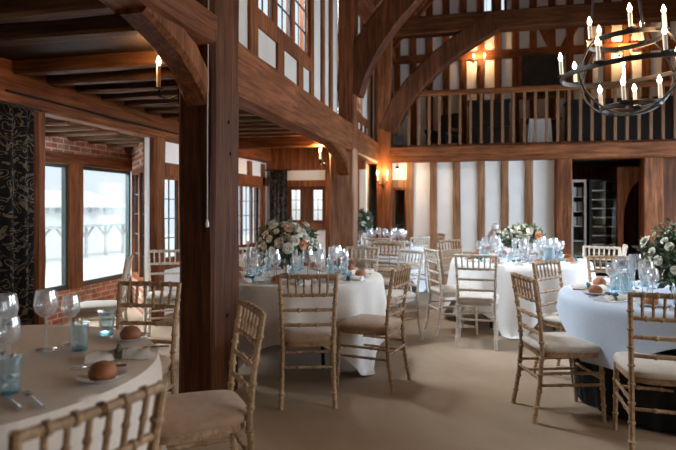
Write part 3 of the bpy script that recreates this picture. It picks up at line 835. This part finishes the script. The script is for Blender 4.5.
def place(key, adeg, items, rib, jit=0):
    l, d, R, tn = T[key]; a = radians(adeg); dn = dirname(a)
    rr = random.Random(int(adeg * 13 + l * 100))
    def pos(rad, da):
        q = a + radians(da)
        return W(l + R * rad * cos(q) + rr.uniform(-.01, .01), d + R * rad * sin(q) + rr.uniform(-.01, .01))
    face = a + YAW + pi / 2           # local +y points to the middle of the table
    at = 'at the %s place of the %s' % (dn, tn)
    g = ' on the ' + tn
    if 'b' in items: put('big', *pos(.50, 10), ZC, 0, 'taller stemmed wine glass ' + at, 'wine glasses' + g)
    if 's' in items: put('small', *pos(.60, 19), ZC, 0, 'smaller stemmed wine glass ' + at, 'wine glasses' + g)
    if 'c' in items: put('flute', *pos(.42, -6), ZC, 0, 'tall slim flute ' + at, 'flutes' + g)
    if 't' in items: put('tum', *pos(.56, -8), ZC, 0, 'blue tinted tumbler ' + at, 'tumblers' + g)
    if 'p' in items:
        x, y = pos(.76, -21); put('plate', x, y, ZC, 0, 'white side plate ' + at, 'side plates' + g)
        if 'r' in items: put('roll', x, y, ZC + .0085, a, 'bread roll ' + at, 'bread rolls' + g)
    if 'n' in items: put('nap' + rib, *pos(.77, 0), ZC, face + .3, 'teal-tied folded napkin ' + at, 'napkins' + g)
    if 'f' in items: put('fork', *pos(.77, -10), ZC, face, 'steel fork ' + at, 'forks' + g)
    if 'k' in items: put('knife', *pos(.77, 10), ZC, face, 'steel knife ' + at, 'knives' + g)
for k in range(8): place('c', -82 + 45 * k, 'bcstprnfk', 'teal')
for k in range(8): place('s', -112 + 45 * k, 'bcstprn', 'teal')
for k in range(8): place('r', -120 + 45 * k, 'bcstprnfk', 'teal')
for k in range(8): place('f', -95 + 45 * k, 'bcsn', 'teal')
# left front table: laid out piece by piece
LT = ' on the left front table'
def lt(kind, l, d, rz, label, group, dz=0):
    put(kind, *W(l, d), ZC + dz, rz + YAW, label, group + LT)
lt('plate', -.90, 2.14, 0, 'side plate with a roll at the right edge of the left front table', 'side plates')
lt('roll', -.90, 2.14, .4, 'large bread roll on the plate nearest us on the left front table', 'bread rolls', .0085)
lt('plate', -1.03, 2.78, 0, 'side plate with a roll near the chair facing us on the left front table', 'side plates')
lt('roll', -1.03, 2.78, 1.2, 'bread roll on the farther plate of the left front table', 'bread rolls', .0085)
lt('napolive', -.96, 2.45, 1.9, 'folded napkin tied with dark ribbon between the two bread plates', 'napkins')
lt('fork', -1.03, 1.90, .75, 'fork lying left of the near chair back on the left front table', 'forks')
lt('knife', -1.10, 1.89, .75, 'knife lying beside the fork near the front of the left table', 'knives')
lt('fork', -.97, 2.29, 1.75, 'fork pointing in between the near roll and the dark ribbon', 'forks')
lt('knife', -.90, 2.60, 1.75, 'knife between the folded napkin and the farther roll', 'knives')
lt('tum', -1.19, 2.58, 0, 'blue tumbler standing beside the folded napkin of the left front table', 'tumblers')
lt('tum', -1.19, 2.88, 0, 'blue tumbler behind the wine glasses, near the chair facing us', 'tumblers')
lt('tum', -1.165, 1.99, 0, 'blue tumbler cut off by the left picture edge', 'tumblers')
lt('big', -1.345, 2.58, 0, 'tall wine glass in the middle of the glasses on the left front table', 'wine glasses')
lt('small', -1.28, 2.68, 0, 'smaller wine glass just right behind the tall middle glass', 'wine glasses')
lt('big', -1.46, 2.46, 0, 'tall wine glass near the left picture edge, right of the pair', 'wine glasses')
lt('small', -1.51, 2.50, 0, 'smaller wine glass at the left picture edge, behind the tall one', 'wine glasses')
lt('small', -1.27, 2.16, 0, 'wine glass closest to us at the left picture edge', 'wine glasses')

# ------------------------------------------------------------------ candles, jugs
def taper(l, d, label, h=.26):
    x, y = W(l, d)
    t = thing('taper_candle', label, 'candle', (x, y, ZC), group='taper candles')
    MB().lathe([(0, 0), (.042, .001), (.042, .006), (.012, .012), (.009, .05), (.016, .06), (.016, .075), (0, .075)], 16).build('candlestick', M['glass'] if False else M['steel'], t)
    MB().lathe([(.0115, .07), (.0105, .07 + h), (.006, .075 + h), (0, .076 + h)], 12).build('candle_wax', M['wax'], t)
    MB().lathe([(0, .076 + h), (.007, .088 + h), (.006, .10 + h), (0, .125 + h)], 8).build('flame', M['flame'], t)
taper(-.86, 5.35, 'white taper candle burning at the left of the centre table')
taper(-.42, 5.25, 'white taper candle burning in front of the centre table flowers')
taper(2.29, 6.75, 'white taper candle in front of the flowers by the striped wall', .28)
taper(2.42, 7.25, 'white taper candle behind the flowers by the striped wall', .28)
x, y = W(2.50, 6.62)
t = thing('metal_jug', 'blue-grey enamel jug on the table by the striped wall', 'jug', (x, y, ZC))
MB().lathe([(0, 0), (.052, 0), (.058, .01), (.060, .10), (.050, .15), (.054, .17), (.050, .17), (.045, .15), (0, .14)], 20).build('jug_body', M['bluegrey'], t)
MB().tube([(.058, 0, .14), (.095, 0, .13), (.10, 0, .09), (.060, 0, .045)], .007, 6).build('handle', M['bluegrey'], t)
def carafe(l, d, label):
    x, y = W(l, d)
    t = thing('water_carafe', label, 'carafe', (x, y, ZC), group='carafes on the right front table')
    MB().lathe([(0, .002), (.045, .002), (.050, .02), (.050, .11), (.026, .16), (.024, .19), (.030, .205)], 18).build('carafe_body', M['blue'], t)
    MB().lathe([(0, .195), (.022, .195), (.024, .23), (0, .235)], 12).build('stopper', M['char'], t)
carafe(2.24, 4.42, 'squat carafe with dark stopper left of the right front flowers')
carafe(2.35, 4.54, 'squat carafe with dark stopper second from the left, behind the bread')

# ------------------------------------------------------------------ flowers
def make_rose(mat):
    r = random.Random(5); mb = MB()
    mb.ball((0, 0, .012), .013, 8, 6, (1, 1, 1.2))
    for ring, (n, rad, tilt, sz) in enumerate(((4, .010, 1.25, .020), (5, .018, .95, .026), (6, .026, .60, .030))):
        for k in range(n):
            a = 2 * pi * k / n + ring * .6
            vs = []
            for i in range(4):
                for j in range(4):
                    u = (i / 3 - .5) * 2; v = j / 3
                    wd = sz * (.55 + .6 * sin(v * pi * .75))
                    out = rad * (.35 + .65 * v) + sz * v * cos(tilt) * .9 + .006 * v * v
                    up = sz * 1.5 * v * sin(tilt) - .010 * (v ** 3) * (ring)
                    x, yy = out - .004 * u * u, u * wd
                    vs.append((x * cos(a) - yy * sin(a), x * sin(a) + yy * cos(a), up + .004 * ring * -1 + .003 * u * u))
            mb.add(vs, [(i*4+j, (i+1)*4+j, (i+1)*4+j+1, i*4+j+1) for i in range(3) for j in range(3)])
    return mb, mat
ROSE = {}
def rose_mesh(mat):
    if mat not in ROSE:
        o = make_rose(mat)[0].build('rose', M[mat], angle=70); ROSE[mat] = o.data
        bpy.data.objects.remove(o)
    return ROSE[mat]
def leaves(mb, r, p, dirv, L, n=1):
    d = Vector(dirv).normalized(); s = d.cross(Vector((r.uniform(-1, 1), r.uniform(-1, 1), r.uniform(-.2, 1)))).normalized(); u = s.cross(d)
    p = Vector(p); w = L * .26
    a = p + d * L * .5 + s * w + u * L * .06; b = p + d * L * .5 - s * w + u * L * .06; m = p + d * L * .5; e = p + d * L - u * L * .12
    mb.add([p, a, m, b, e], [(0, 2, 1), (0, 3, 2), (1, 2, 4), (2, 3, 4)])
def arrangement(l, d, label, rx, rz_, zc, nr, npeach, seed, vase='foot', leafn=420, wide=1.0):
    r = random.Random(seed); x, y = W(l, d)
    t = thing('flower_arrangement', label, 'flowers', (x, y, ZC), group='table centrepieces')
    hb = max(.08, zc - rz_ * .75)
    MB().lathe([(0, 0), (.07, .002), (.07, .008), (.018, .02), (.014, max(.05, hb * .6)), (.05, hb * .75), (.075, hb), (.068, hb), (.04, hb*.8), (0, hb*.78)], 20).build('vase', M['steel'] if vase == 'foot' else M['glass'], t)
    for nm, mt, cnt in (('foliage', 'leaf', leafn), ('eucalyptus_foliage', 'leafd', leafn // 2)):
        mb = MB()
        for _ in range(cnt):
            v = Vector((r.gauss(0, 1), r.gauss(0, 1), r.gauss(0, 1) * .8 + .1)).normalized()
            k = r.uniform(.4, .95)
            p = (v.x * rx * k * wide, v.y * rx * k, zc + v.z * rz_ * k)
            leaves(mb, r, p, (v.x + r.gauss(0, .5), v.y + r.gauss(0, .5), v.z + r.gauss(0, .5) - .1), r.uniform(.05, .105))
        for _ in range(22):            # sprigs that stick out
            v = Vector((r.gauss(0, 1), r.gauss(0, 1), abs(r.gauss(0, .7)) + .1)).normalized()
            a0 = Vector((v.x * rx * .6, v.y * rx * .6, zc + v.z * rz_ * .6)); a1 = Vector((v.x * rx * 1.25 * wide, v.y * rx * 1.25, zc + v.z * rz_ * 1.35))
            mb.tube([a0, a1], .002, 4)
            for q in range(7):
                leaves(mb, r, a0.lerp(a1, .3 + .1 * q), (v.x + r.gauss(0, .7), v.y + r.gauss(0, .7), v.z + r.gauss(0, .6)), r.uniform(.03, .06))
        f = mb.build(nm, M[mt], t, smooth=False); f['kind'] = 'stuff'
    for i in range(nr):
        g = (i + .5) / nr
        ph = i * 2.399963
        cz = 1 - g * 1.35; sr = sqrt(max(0, 1 - cz * cz))
        v = Vector((sr * cos(ph), sr * sin(ph), cz))
        k = r.uniform(.92, 1.2)
        mt = 'peach' if npeach and v.x > .55 and v.y < -.1 and -.05 < v.z < .30 else ('blush' if r.random() < (.05 if npeach else 0) else 'rose')
        o = bpy.data.objects.new('rose', rose_mesh(mt)); COL.objects.link(o); o.parent = t
        if mt == 'peach': o['label'] = 'peach coloured rose'
        o.location = (v.x * rx * k * wide, v.y * rx * k, zc + v.z * rz_ * k)
        o.rotation_euler = Vector((0, 0, 1)).rotation_difference(v).to_euler()
        o.scale = (r.uniform(.55, 1.0),) * 3
    return t
arrangement(-.50, 5.45, 'round arrangement of white and peach roses on the centre table', .25, .18, .31, 52, (28, 33), 21)
arrangement(2.27, 6.98, 'loose white and green flower arrangement by the striped wall', .23, .13, .29, 30, (17, 22), 22, 'glass', 260)
arrangement(2.59, 4.15, 'large white flower arrangement on the right front table', .29, .24, .26, 48, (), 23, 'glass', 620)
arrangement(.40, 9.75, 'small dark green flower arrangement on the far table', .18, .17, .40, 12, (), 24, 'foot', 260)

# ------------------------------------------------------------------ cake
x, y = W(2.72, 9.7)
ct = thing('cake_table', 'small cake table under a peach cloth by the striped wall', 'table', (x, y, 0))
MB().lathe([(.30, .01), (.27, .4), (.26, .77), (.25, .785), (0, .785)], 28).build('peach_cloth', M['pink'], ct)
ck = thing('wedding_cake', 'white tiered cake with pink flowers by the striped wall', 'cake', (x, y, .785))
z = .0
for (r_, h) in ((.13, .13), (.095, .12), (.062, .11)):
    MB().lathe([(0, z), (r_, z), (r_, z + h - .01), (r_ - .01, z + h), (0, z + h)], 24).build('tier', M['icing'], ck); z += h
for k in range(7):
    a = k * 1.3; o = bpy.data.objects.new('sugar_rose', rose_mesh('blush')); COL.objects.link(o); o.parent = ck
    o.location = (cos(a) * (.12 - .012 * k), sin(a) * (.12 - .012 * k), .10 + .04 * k); o.rotation_euler = (1.0 * sin(-a), 1.0 * cos(a), 0)

# ------------------------------------------------------------------ lamps
def candle_lamp(parent, loc, s=1.0, h=.15):
    c = MB().lathe([(0, 0), (.030*s, .004), (.034*s, .016), (.014*s, .018), (0, .018)], 12).build('drip_cup', M['iron'], parent, loc=loc)
    MB().lathe([(.0145*s, .016), (.0145*s, h), (.010*s, h + .004), (0, h + .005)], 12).build('candle_sleeve', M['sleeve'], parent, loc=loc)
    MB().lathe([(.006*s, h), (.0155*s, h + .022), (.017*s, h + .036), (.010*s, h + .060), (.003*s, h + .082), (0, h + .085)], 12).build('bulb', M['bulb'], parent, loc=loc)
def plamp(loc, power, col=(1, .58, .25), r=.04):
    l = bpy.data.lights.new('lamp', 'POINT'); l.energy = power; l.color = col; l.shadow_soft_size = r
    o = bpy.data.objects.new('lamp', l); COL.objects.link(o); o.location = loc; return o
def sconce(loc, rz, n, label, power, reach=.15, h=.15, s=1.0):
    """wall light: back plate at loc, arms reaching along local +y"""
    t = thing('wall_sconce', label, 'wall lamp', loc, rz)
    MB().box((-.022, .0, -.13), (.022, .012, .10)).build('back_plate', M['iron'], t, smooth=False)
    xs = [0] if n == 1 else [-.10 * s, .10 * s]
    for x in xs:
        MB().tube([(0, .01, -.05), (x*.3, reach*.5, -.085), (x*.85, reach*.95, -.06), (x, reach, -.005)], .008, 6).build('arm', M['iron'], t)
        candle_lamp(t, (x, reach, -.01), s, h)
    if n > 1: MB().ball((0, reach*.6, -.075), .028, 10, 8, (1, 1, 1.3)).build('boss', M['iron'], t)
    if power:
        m = Matrix.Translation(loc) @ Matrix.Rotation(rz, 4, 'Z') @ Vector((0, reach + .03, h + .05))
        plamp(m, power)
    return t
sconce((-2.078, 3.81, 2.34), pi / 2, 1, 'single candle wall light on the left of the foreground post', 11, .18, .18, 1.1)
sconce((-2.172, 8.95, 2.22), pi / 2 + .3, 2, 'pair of candle bulbs left of the middle post', 30, .17)
sconce((-1.68, 11.545, 1.98), pi, 2, 'glowing two-candle sconce on the corner post under the gallery', 16, .15)
sconce((.31, 14.42, 5.02), pi, 2, 'lit two-candle sconce on the gallery wall left of the picture', 15, .16, s=1.3)
sconce((3.62, 14.42, 5.0), pi, 2, 'lit two-candle sconce on the gallery wall seen through the chandelier', 20, .16, s=1.3)
t = thing('hanging_spotlight', 'small lit spotlight under the gallery beam at the corner post', 'spotlight', (-1.38, 11.45, 2.38))
MB().tube([(0, 0, 0), (0, 0, -.10)], .006, 6).build('stalk', M['iron'], t)
MB().lathe([(.012, -.09), (.03, -.11), (.034, -.16)], 12).build('housing', M['iron'], t)
MB().ball((0, 0, -.155), .026, 10, 8).build('lit_lens', M['spot'], t)
plamp((-1.38, 11.40, 2.15), 4, (1, .7, .4))
# pull cord on the foreground post
t = thing('light_cord', 'thin pale light cord hanging down the foreground post', 'cord', (-1.825, 3.735, 1.30))
MB().tube([(0, 0, .05), (.002, -.003, .7), (.012, -.003, 1.75)], .005, 6).build('cord_line', M['cable'], t)
MB().lathe([(0, 0), (.012, .006), (.015, .03), (.006, .06), (0, .062)], 10).build('pull_knob', M['white'], t)

# ------------------------------------------------------------------ chandelier
cl_, cd_ = 2.72, 5.2
x, y = W(cl_, cd_)
ch = thing('chandelier', 'black iron globe chandelier with candle bulbs over the right tables', 'chandelier', (x, y, 2.31), YAW)
ch.rotation_euler = (0, -.07, YAW)
def hoop(mb, R, z, w=.011, n=48):
    mb.tube([(R * cos(2*pi*k/n), R * sin(2*pi*k/n), z) for k in range(n)], w, 6, closed=True)
RR = {'main': (.58, .40, 7, .25), 'upper': (.32, .69, 5, .6), 'lower': (.25, .075, 4, .9)}
for nm, (R, z, n, a0) in RR.items():
    mb = MB()
    for dz in (-.012, 0, .012): hoop(mb, R, z + dz)
    ring = mb.build('ring', M['iron'], ch)
    for k in range(n):
        a = a0 + 2 * pi * k / n
        candle_lamp(ch, (R * cos(a), R * sin(a), z + .012), 1.2, .15)
for k in range(4):
    a = .35 + k * pi / 2
    pts = [(.58 * sin(q) * cos(a), .58 * sin(q) * sin(a), .40 - .40 * cos(q)) for q in [pi / 2 * i / 12 for i in range(13)]]
    pts += [((.58 - .26 * i / 5) * cos(a), (.58 - .26 * i / 5) * sin(a), .40 + .29 * sin(i / 5 * pi / 2)) for i in range(1, 6)]
    MB().tube(pts, .010, 6).build('hoop', M['iron'], ch)
for k in range(3):
    a = .5 + k * 2 * pi / 3
    MB().tube([(.31 * cos(a), .31 * sin(a), .68), (.06 * cos(a), .06 * sin(a), 2.6)], .009, 6).build('hanging_rod', M['iron'], ch)
MB().tube([(0, 0, 2.58), (0, 0, 6.95)], .012, 6).build('chain', M['iron'], ch)
for k in range(3):
    a = 1.0 + k * 2 * pi / 3
    plamp((x + .40 * cos(a), y + .40 * sin(a), 2.98), 9, (1, .62, .30), .12)

# ------------------------------------------------------------------ gallery railing and furniture
gr = thing('gallery_railing', 'long oak balustrade along the gallery front', 'railing', (-1.5, 11.68, 2.69))
MB().timber([(0, 0, 1.10), (6.75, 0, 1.10)], .12, .11, jit=.004).build('handrail', M['oakx'], gr, angle=25)
MB().timber([(0, 0, .02), (6.75, 0, .02)], .12, .04, jit=.003).build('base_rail', M['old'], gr, angle=25)
first = None
for k in range(32):
    xx = .13 + .208 * k
    if first is None:
        first = MB().box((-.026, -.022, .03), (.026, .022, 1.06)).build('baluster', M['stud'], gr, smooth=False, loc=(xx, 0, 0))
    else:
        dup(first, loc=(xx, 0, 0), parent=gr)
def wooden_case(name, label, cat, x0, x1, y0, y1, z0, z1, extras):
    t = thing(name, label, cat, ((x0+x1)/2, (y0+y1)/2, z0)); w, d, h = x1-x0, y1-y0, z1-z0
    MB().box((-w/2, -d/2, .06), (w/2, d/2, h-.04)).build('case_body', M['black'], t, smooth=False)
    MB().box((-w/2-.03, -d/2-.03, h-.04), (w/2+.03, d/2+.03, h)).build('case_top', M['black'], t, smooth=False)
    MB().box((-w/2-.02, -d/2-.02, 0), (w/2+.02, d/2+.02, .06)).build('plinth', M['black'], t, smooth=False)
    return t
ZG = 2.64
pn = wooden_case('upright_cabinet', 'tall bulky black cabinet behind the left balusters of the gallery', 'cabinet', .05, .95, 13.2, 13.7, ZG, ZG+1.25, 0)
MB().box((-.45, -.45, .62), (.45, -.25, .74)).build('front_ledge', M['black'], pn, smooth=False)
def armchair(x, y, rz, label):
    t = thing('armchair', label, 'armchair', (x, y, ZG), rz)
    m = M['black']
    MB().timber([(0, -.26, .34), (0, .26, .34)], .52, .18, ch=.05).build('seat', m, t)
    MB().timber([(0, -.28, .30), (0, -.34, .92)], .56, .13, up=(0, 1, 0), ch=.05).build('backrest', m, t)
    for s in (-1, 1):
        MB().timber([(s*.29, -.28, .50), (s*.29, .25, .50)], .09, .10, ch=.03).build('armrest', m, t)
        for yy in (-.24, .22): MB().tube([(s*.24, yy, 0), (s*.23, yy, .28)], .022, 8).build('leg', m, t)
armchair(-.5, 12.75, 2.6, 'low black armchair left of the black cabinet in the gallery')
sb = wooden_case('sideboard', 'long dark sideboard behind the balusters under the chandelier', 'sideboard', 2.15, 4.9, 12.9, 13.4, ZG, ZG+1.12, 0)
for k in range(4):
    MB().box((-1.30 + .66*k, -.265, .12), (-.70 + .66*k, -.25, 1.02)).build('door', M['black'], sb, smooth=False)
tb = thing('side_table', 'gallery table with a white cloth hanging over its end', 'table', (1.55, 13.1, ZG))
MB().box((-.45, -.3, .70), (.45, .3, .74)).build('tabletop', M['old'], tb, smooth=False)
for sx in (-1, 1):
    for sy in (-1, 1): MB().box((sx*.4-.03, sy*.25-.03, 0), (sx*.4+.03, sy*.25+.03, .70)).build('leg', M['old'], tb, smooth=False)
vs = []; fs = []
n = 14
for i in range(n + 1):
    for j in range(9):
        u = i / n; v = j / 8
        xx = -.22 + .44 * v
        if u < .4: p = (xx, .25 - u / .4 * .57, .745 + .004 * sin(9 * xx * 5))
        else: p = (xx * (1 + .3 * (u - .4)), -.325 - .02 * sin(v * 14), .745 - (u - .4) * .95)
        vs.append(p)
for i in range(n):
    for j in range(8): fs.append((i*9+j, i*9+j+1, (i+1)*9+j+1, (i+1)*9+j))
dc = MB().add(vs, fs).build('draped_cloth', M['linen'], loc=(1.55, 13.1, ZG), angle=70)
tag(dc, 'white cloth draped over the gallery table', 'cloth')
pc = thing('framed_picture', 'large dark painting in an oak frame on the gallery wall', 'picture', (1.78, YG-.06, 4.66))
f = MB(); w, h = .45, .50
f.box((-w-.07, -.05, -h-.07), (-w, 0, h+.07)); f.box((w, -.05, -h-.07), (w+.07, 0, h+.07)); f.box((-w, -.05, h), (w, 0, h+.07)); f.box((-w, -.05, -h-.07), (w, 0, -h))
f.build('picture_frame', M['oakx'], pc, smooth=False)
MB().box((-w, -.025, -h), (w, -.01, h)).build('canvas', M['painting'], pc, smooth=False)
vz = thing('speaker_box', 'dark box lamp standing on the corner of the gallery beam', 'speaker', (-1.36, 11.62, 2.735))
MB().box((-.10, -.08, 0), (.10, .08, .20)).build('case_body', M['black'], vz, smooth=False)
MB().lathe([(.06, 0), (.05, .012), (.015, .016), (0, .012)], 16).build('cone', M['iron'], vz, loc=(0, -.085, .1), rot=(pi/2, 0, 0))

# ------------------------------------------------------------------ bar fittings
def wine_cabinet(x0, x1, label, mirror):
    t = thing('glazed_cabinet', label, 'cabinet', ((x0+x1)/2, 12.75, 0)); w = x1 - x0; h = 2.02
    b = MB(); b.box((-w/2, .20, 0), (w/2, .24, h)); b.box((-w/2, -.2, 0), (-w/2+.03, .2, h)); b.box((w/2-.03, -.2, 0), (w/2, .2, h)); b.box((-w/2, -.2, h-.03), (w/2, .2, h)); b.box((-w/2, -.2, 0), (w/2, .2, .08))
    b.build('cabinet_body', M['black'], t, smooth=False)
    ns = 10 if not mirror else 6
    for k in range(1, ns):
        z = .1 + (h - .15) * k / ns
        MB().box((-w/2+.03, -.18, z), (w/2-.03, .19, z+.018)).build('shelf', M['steel'] if not mirror else M['white'], t, smooth=False)
    d = MB(); d.box((-w/2, -.23, .02), (-w/2+.045, -.2, h)); d.box((w/2-.045, -.23, .02), (w/2, -.2, h)); d.box((-w/2+.045, -.23, h-.05), (w/2-.045, -.2, h)); d.box((-w/2+.045, -.23, .02), (w/2-.045, -.2, .08))
    dr = d.build('door', M['cable'] if mirror else M['iron'], t, smooth=False)
    MB().box((-w/2+.045, -.218, .08), (w/2-.045, -.212, h-.05)).build('door_pane', M['pane'], dr, smooth=False)
    MB().tube([(-w/2+.06 if not mirror else w/2-.06, -.25, .9), (-w/2+.06 if not mirror else w/2-.06, -.25, 1.3)], .010, 6).build('handle', M['steel'], dr)
    return t
wine_cabinet(2.14, 2.44, 'narrow glazed cabinet with pale shelves at the left of the bar', True)
wine_cabinet(2.50, 3.06, 'wide glazed wine cabinet with thin steel shelves in the bar', False)
def crockery(x, z, r_, label):  # white jars added where the cabinet panes reflect bright light
    t = tag(MB().lathe([(0, 0), (r_*.6, 0), (r_, .03), (r_, .19), (r_*.95, .19), (r_*.9, .04), (0, .03)], 16).build('storage_jar', M['white'], loc=(x, 12.72, z)), label, 'jar', 'white jars in the narrow bar cabinet')
for (ix, x) in enumerate((2.235, 2.35)):
    for iz, k in enumerate((5, 4, 3)):
        z = .1 + (2.02 - .15) * k / 6 + .019
        if k == 5: z = .1 + 1.87 * 5 / 6 + .019
        crockery(x, z, .048, 'white jar, %s of the pair on the %s shelf of the narrow bar cabinet' % (('left', 'right')[ix], ('top', 'second', 'third')[iz]))

# ------------------------------------------------------------------ curtains
def curtain(x, y0, y1, z1, label, folds, amp=.05, loc=(0, 0, 0), rz=0):
    vs = []; fs = []; n = folds * 8
    for i in range(n + 1):
        u = i / n
        for j in range(7):
            v = j / 6
            off = amp * sin(u * folds * 2 * pi) * (.7 + .3 * (1 - v))
            vs.append((x + off, y0 + (y1 - y0) * u, .02 + (z1 - .02) * v))
    for i in range(n):
        for j in range(6): fs.append((i*7+j, (i+1)*7+j, (i+1)*7+j+1, i*7+j+1))
    t = thing('curtain', label, 'curtain', loc, rz)
    o = MB().add(vs, fs).build('curtain_cloth', M['damask'], t, angle=80)
    md = o.modifiers.new('thick', 'SOLIDIFY'); md.thickness = .006
    MB().tube([(x, y0 - .1, z1 + .01), (x, y1 + .08, z1 + .01)], .014, 8).build('curtain_rod', M['iron'], t)
curtain(-3.72, 3.25, 4.22, 2.30, 'black and gold patterned curtain at the left picture edge', 6)
curtain(0, 0, .36, 2.17, 'black and gold patterned curtain in the far corner of the aisle', 4, .03, (-3.82, 10.58, 0), -pi / 2)

# ------------------------------------------------------------------ light, world, camera
w = bpy.data.worlds.new('sky'); SC.world = w; w.use_nodes = True
bg = w.node_tree.nodes['Background']; bg.inputs[0].default_value = (.80, .90, 1.0, 1); bg.inputs[1].default_value = .58
def area(name, loc, target, sx, sy, power, col):
    l = bpy.data.lights.new(name, 'AREA'); l.shape = 'RECTANGLE'; l.size = sx; l.size_y = sy; l.energy = power; l.color = col
    o = bpy.data.objects.new(name, l); COL.objects.link(o); o.location = loc
    o.rotation_euler = (Vector(target) - Vector(loc)).to_track_quat('-Z', 'Z').to_euler(); return o
COOL = (.84, .92, 1.0)
# added fill from the unseen right side; daylight at the bay and upper windows
for (y0, y1), pw in zip(YW, (42, 60, 85, 105)):
    area('window_daylight', (5.5, (y0+y1)/2, 1.9), (0, (y0+y1)/2 + .3, .2), y1-y0, 2.0, pw, (.58, .77, 1.0) if y0 > 4 else (1.0, .93, .84)).data.spread = radians(140)
area('bay_daylight', (-6.4, 6.1, 3.3), (-3.2, 5.6, .4), 3.0, 1.4, 380, COOL)
area('aisle_daylight', (-5.4, 8.2, 3.0), (-3.2, 8.0, .6), 2.6, 1.0, 90, COOL)
area('upper_daylight', (-3.9, 6.2, 6.4), (.6, 6.0, .0), 2.4, 1.8, 1000, (.88, .93, 1.0))
area('upper_daylight', (-3.4, 10.2, 6.2), (.6, 10.5, 1.6), 2.0, 1.2, 160, (.85, .95, 1.0))

area('lobby_daylight', (-3.2, 11.5, 2.3), (-3.2, 12.2, 1.2), .8, .5, 14, COOL)  # lamp added inside the lobby so the leaded panes look pale
sl = bpy.data.lights.new('hazy_sun', 'SUN'); sl.energy = 1.0; sl.angle = radians(25); sl.color = (1, .97, .93)
so = bpy.data.objects.new('hazy_sun', sl); COL.objects.link(so); so.rotation_euler = Vector((-.8, .4, -1.25)).to_track_quat('-Z', 'Y').to_euler()

cam = bpy.data.cameras.new('camera'); co = bpy.data.objects.new('camera', cam); COL.objects.link(co)
co.location = (0, 0, EYE); co.rotation_euler = (pi / 2, 0, YAW)
cam.sensor_width = 36; cam.lens = 560 / 676 * 36; cam.shift_y = -18 / 676; cam.clip_start = .05
cam.dof.use_dof = True; cam.dof.focus_distance = 4.1; cam.dof.aperture_fstop = 2.0
SC.camera = co
SC.view_settings.view_transform = 'Standard'; SC.view_settings.look = 'None'; SC.view_settings.exposure = 0.97; SC.view_settings.gamma = 1
SC.view_settings.use_curve_mapping = False
SC.cycles.use_denoising = True
SC.cycles.max_bounces = 8; SC.cycles.transparent_max_bounces = 24; SC.cycles.sample_clamp_indirect = 6
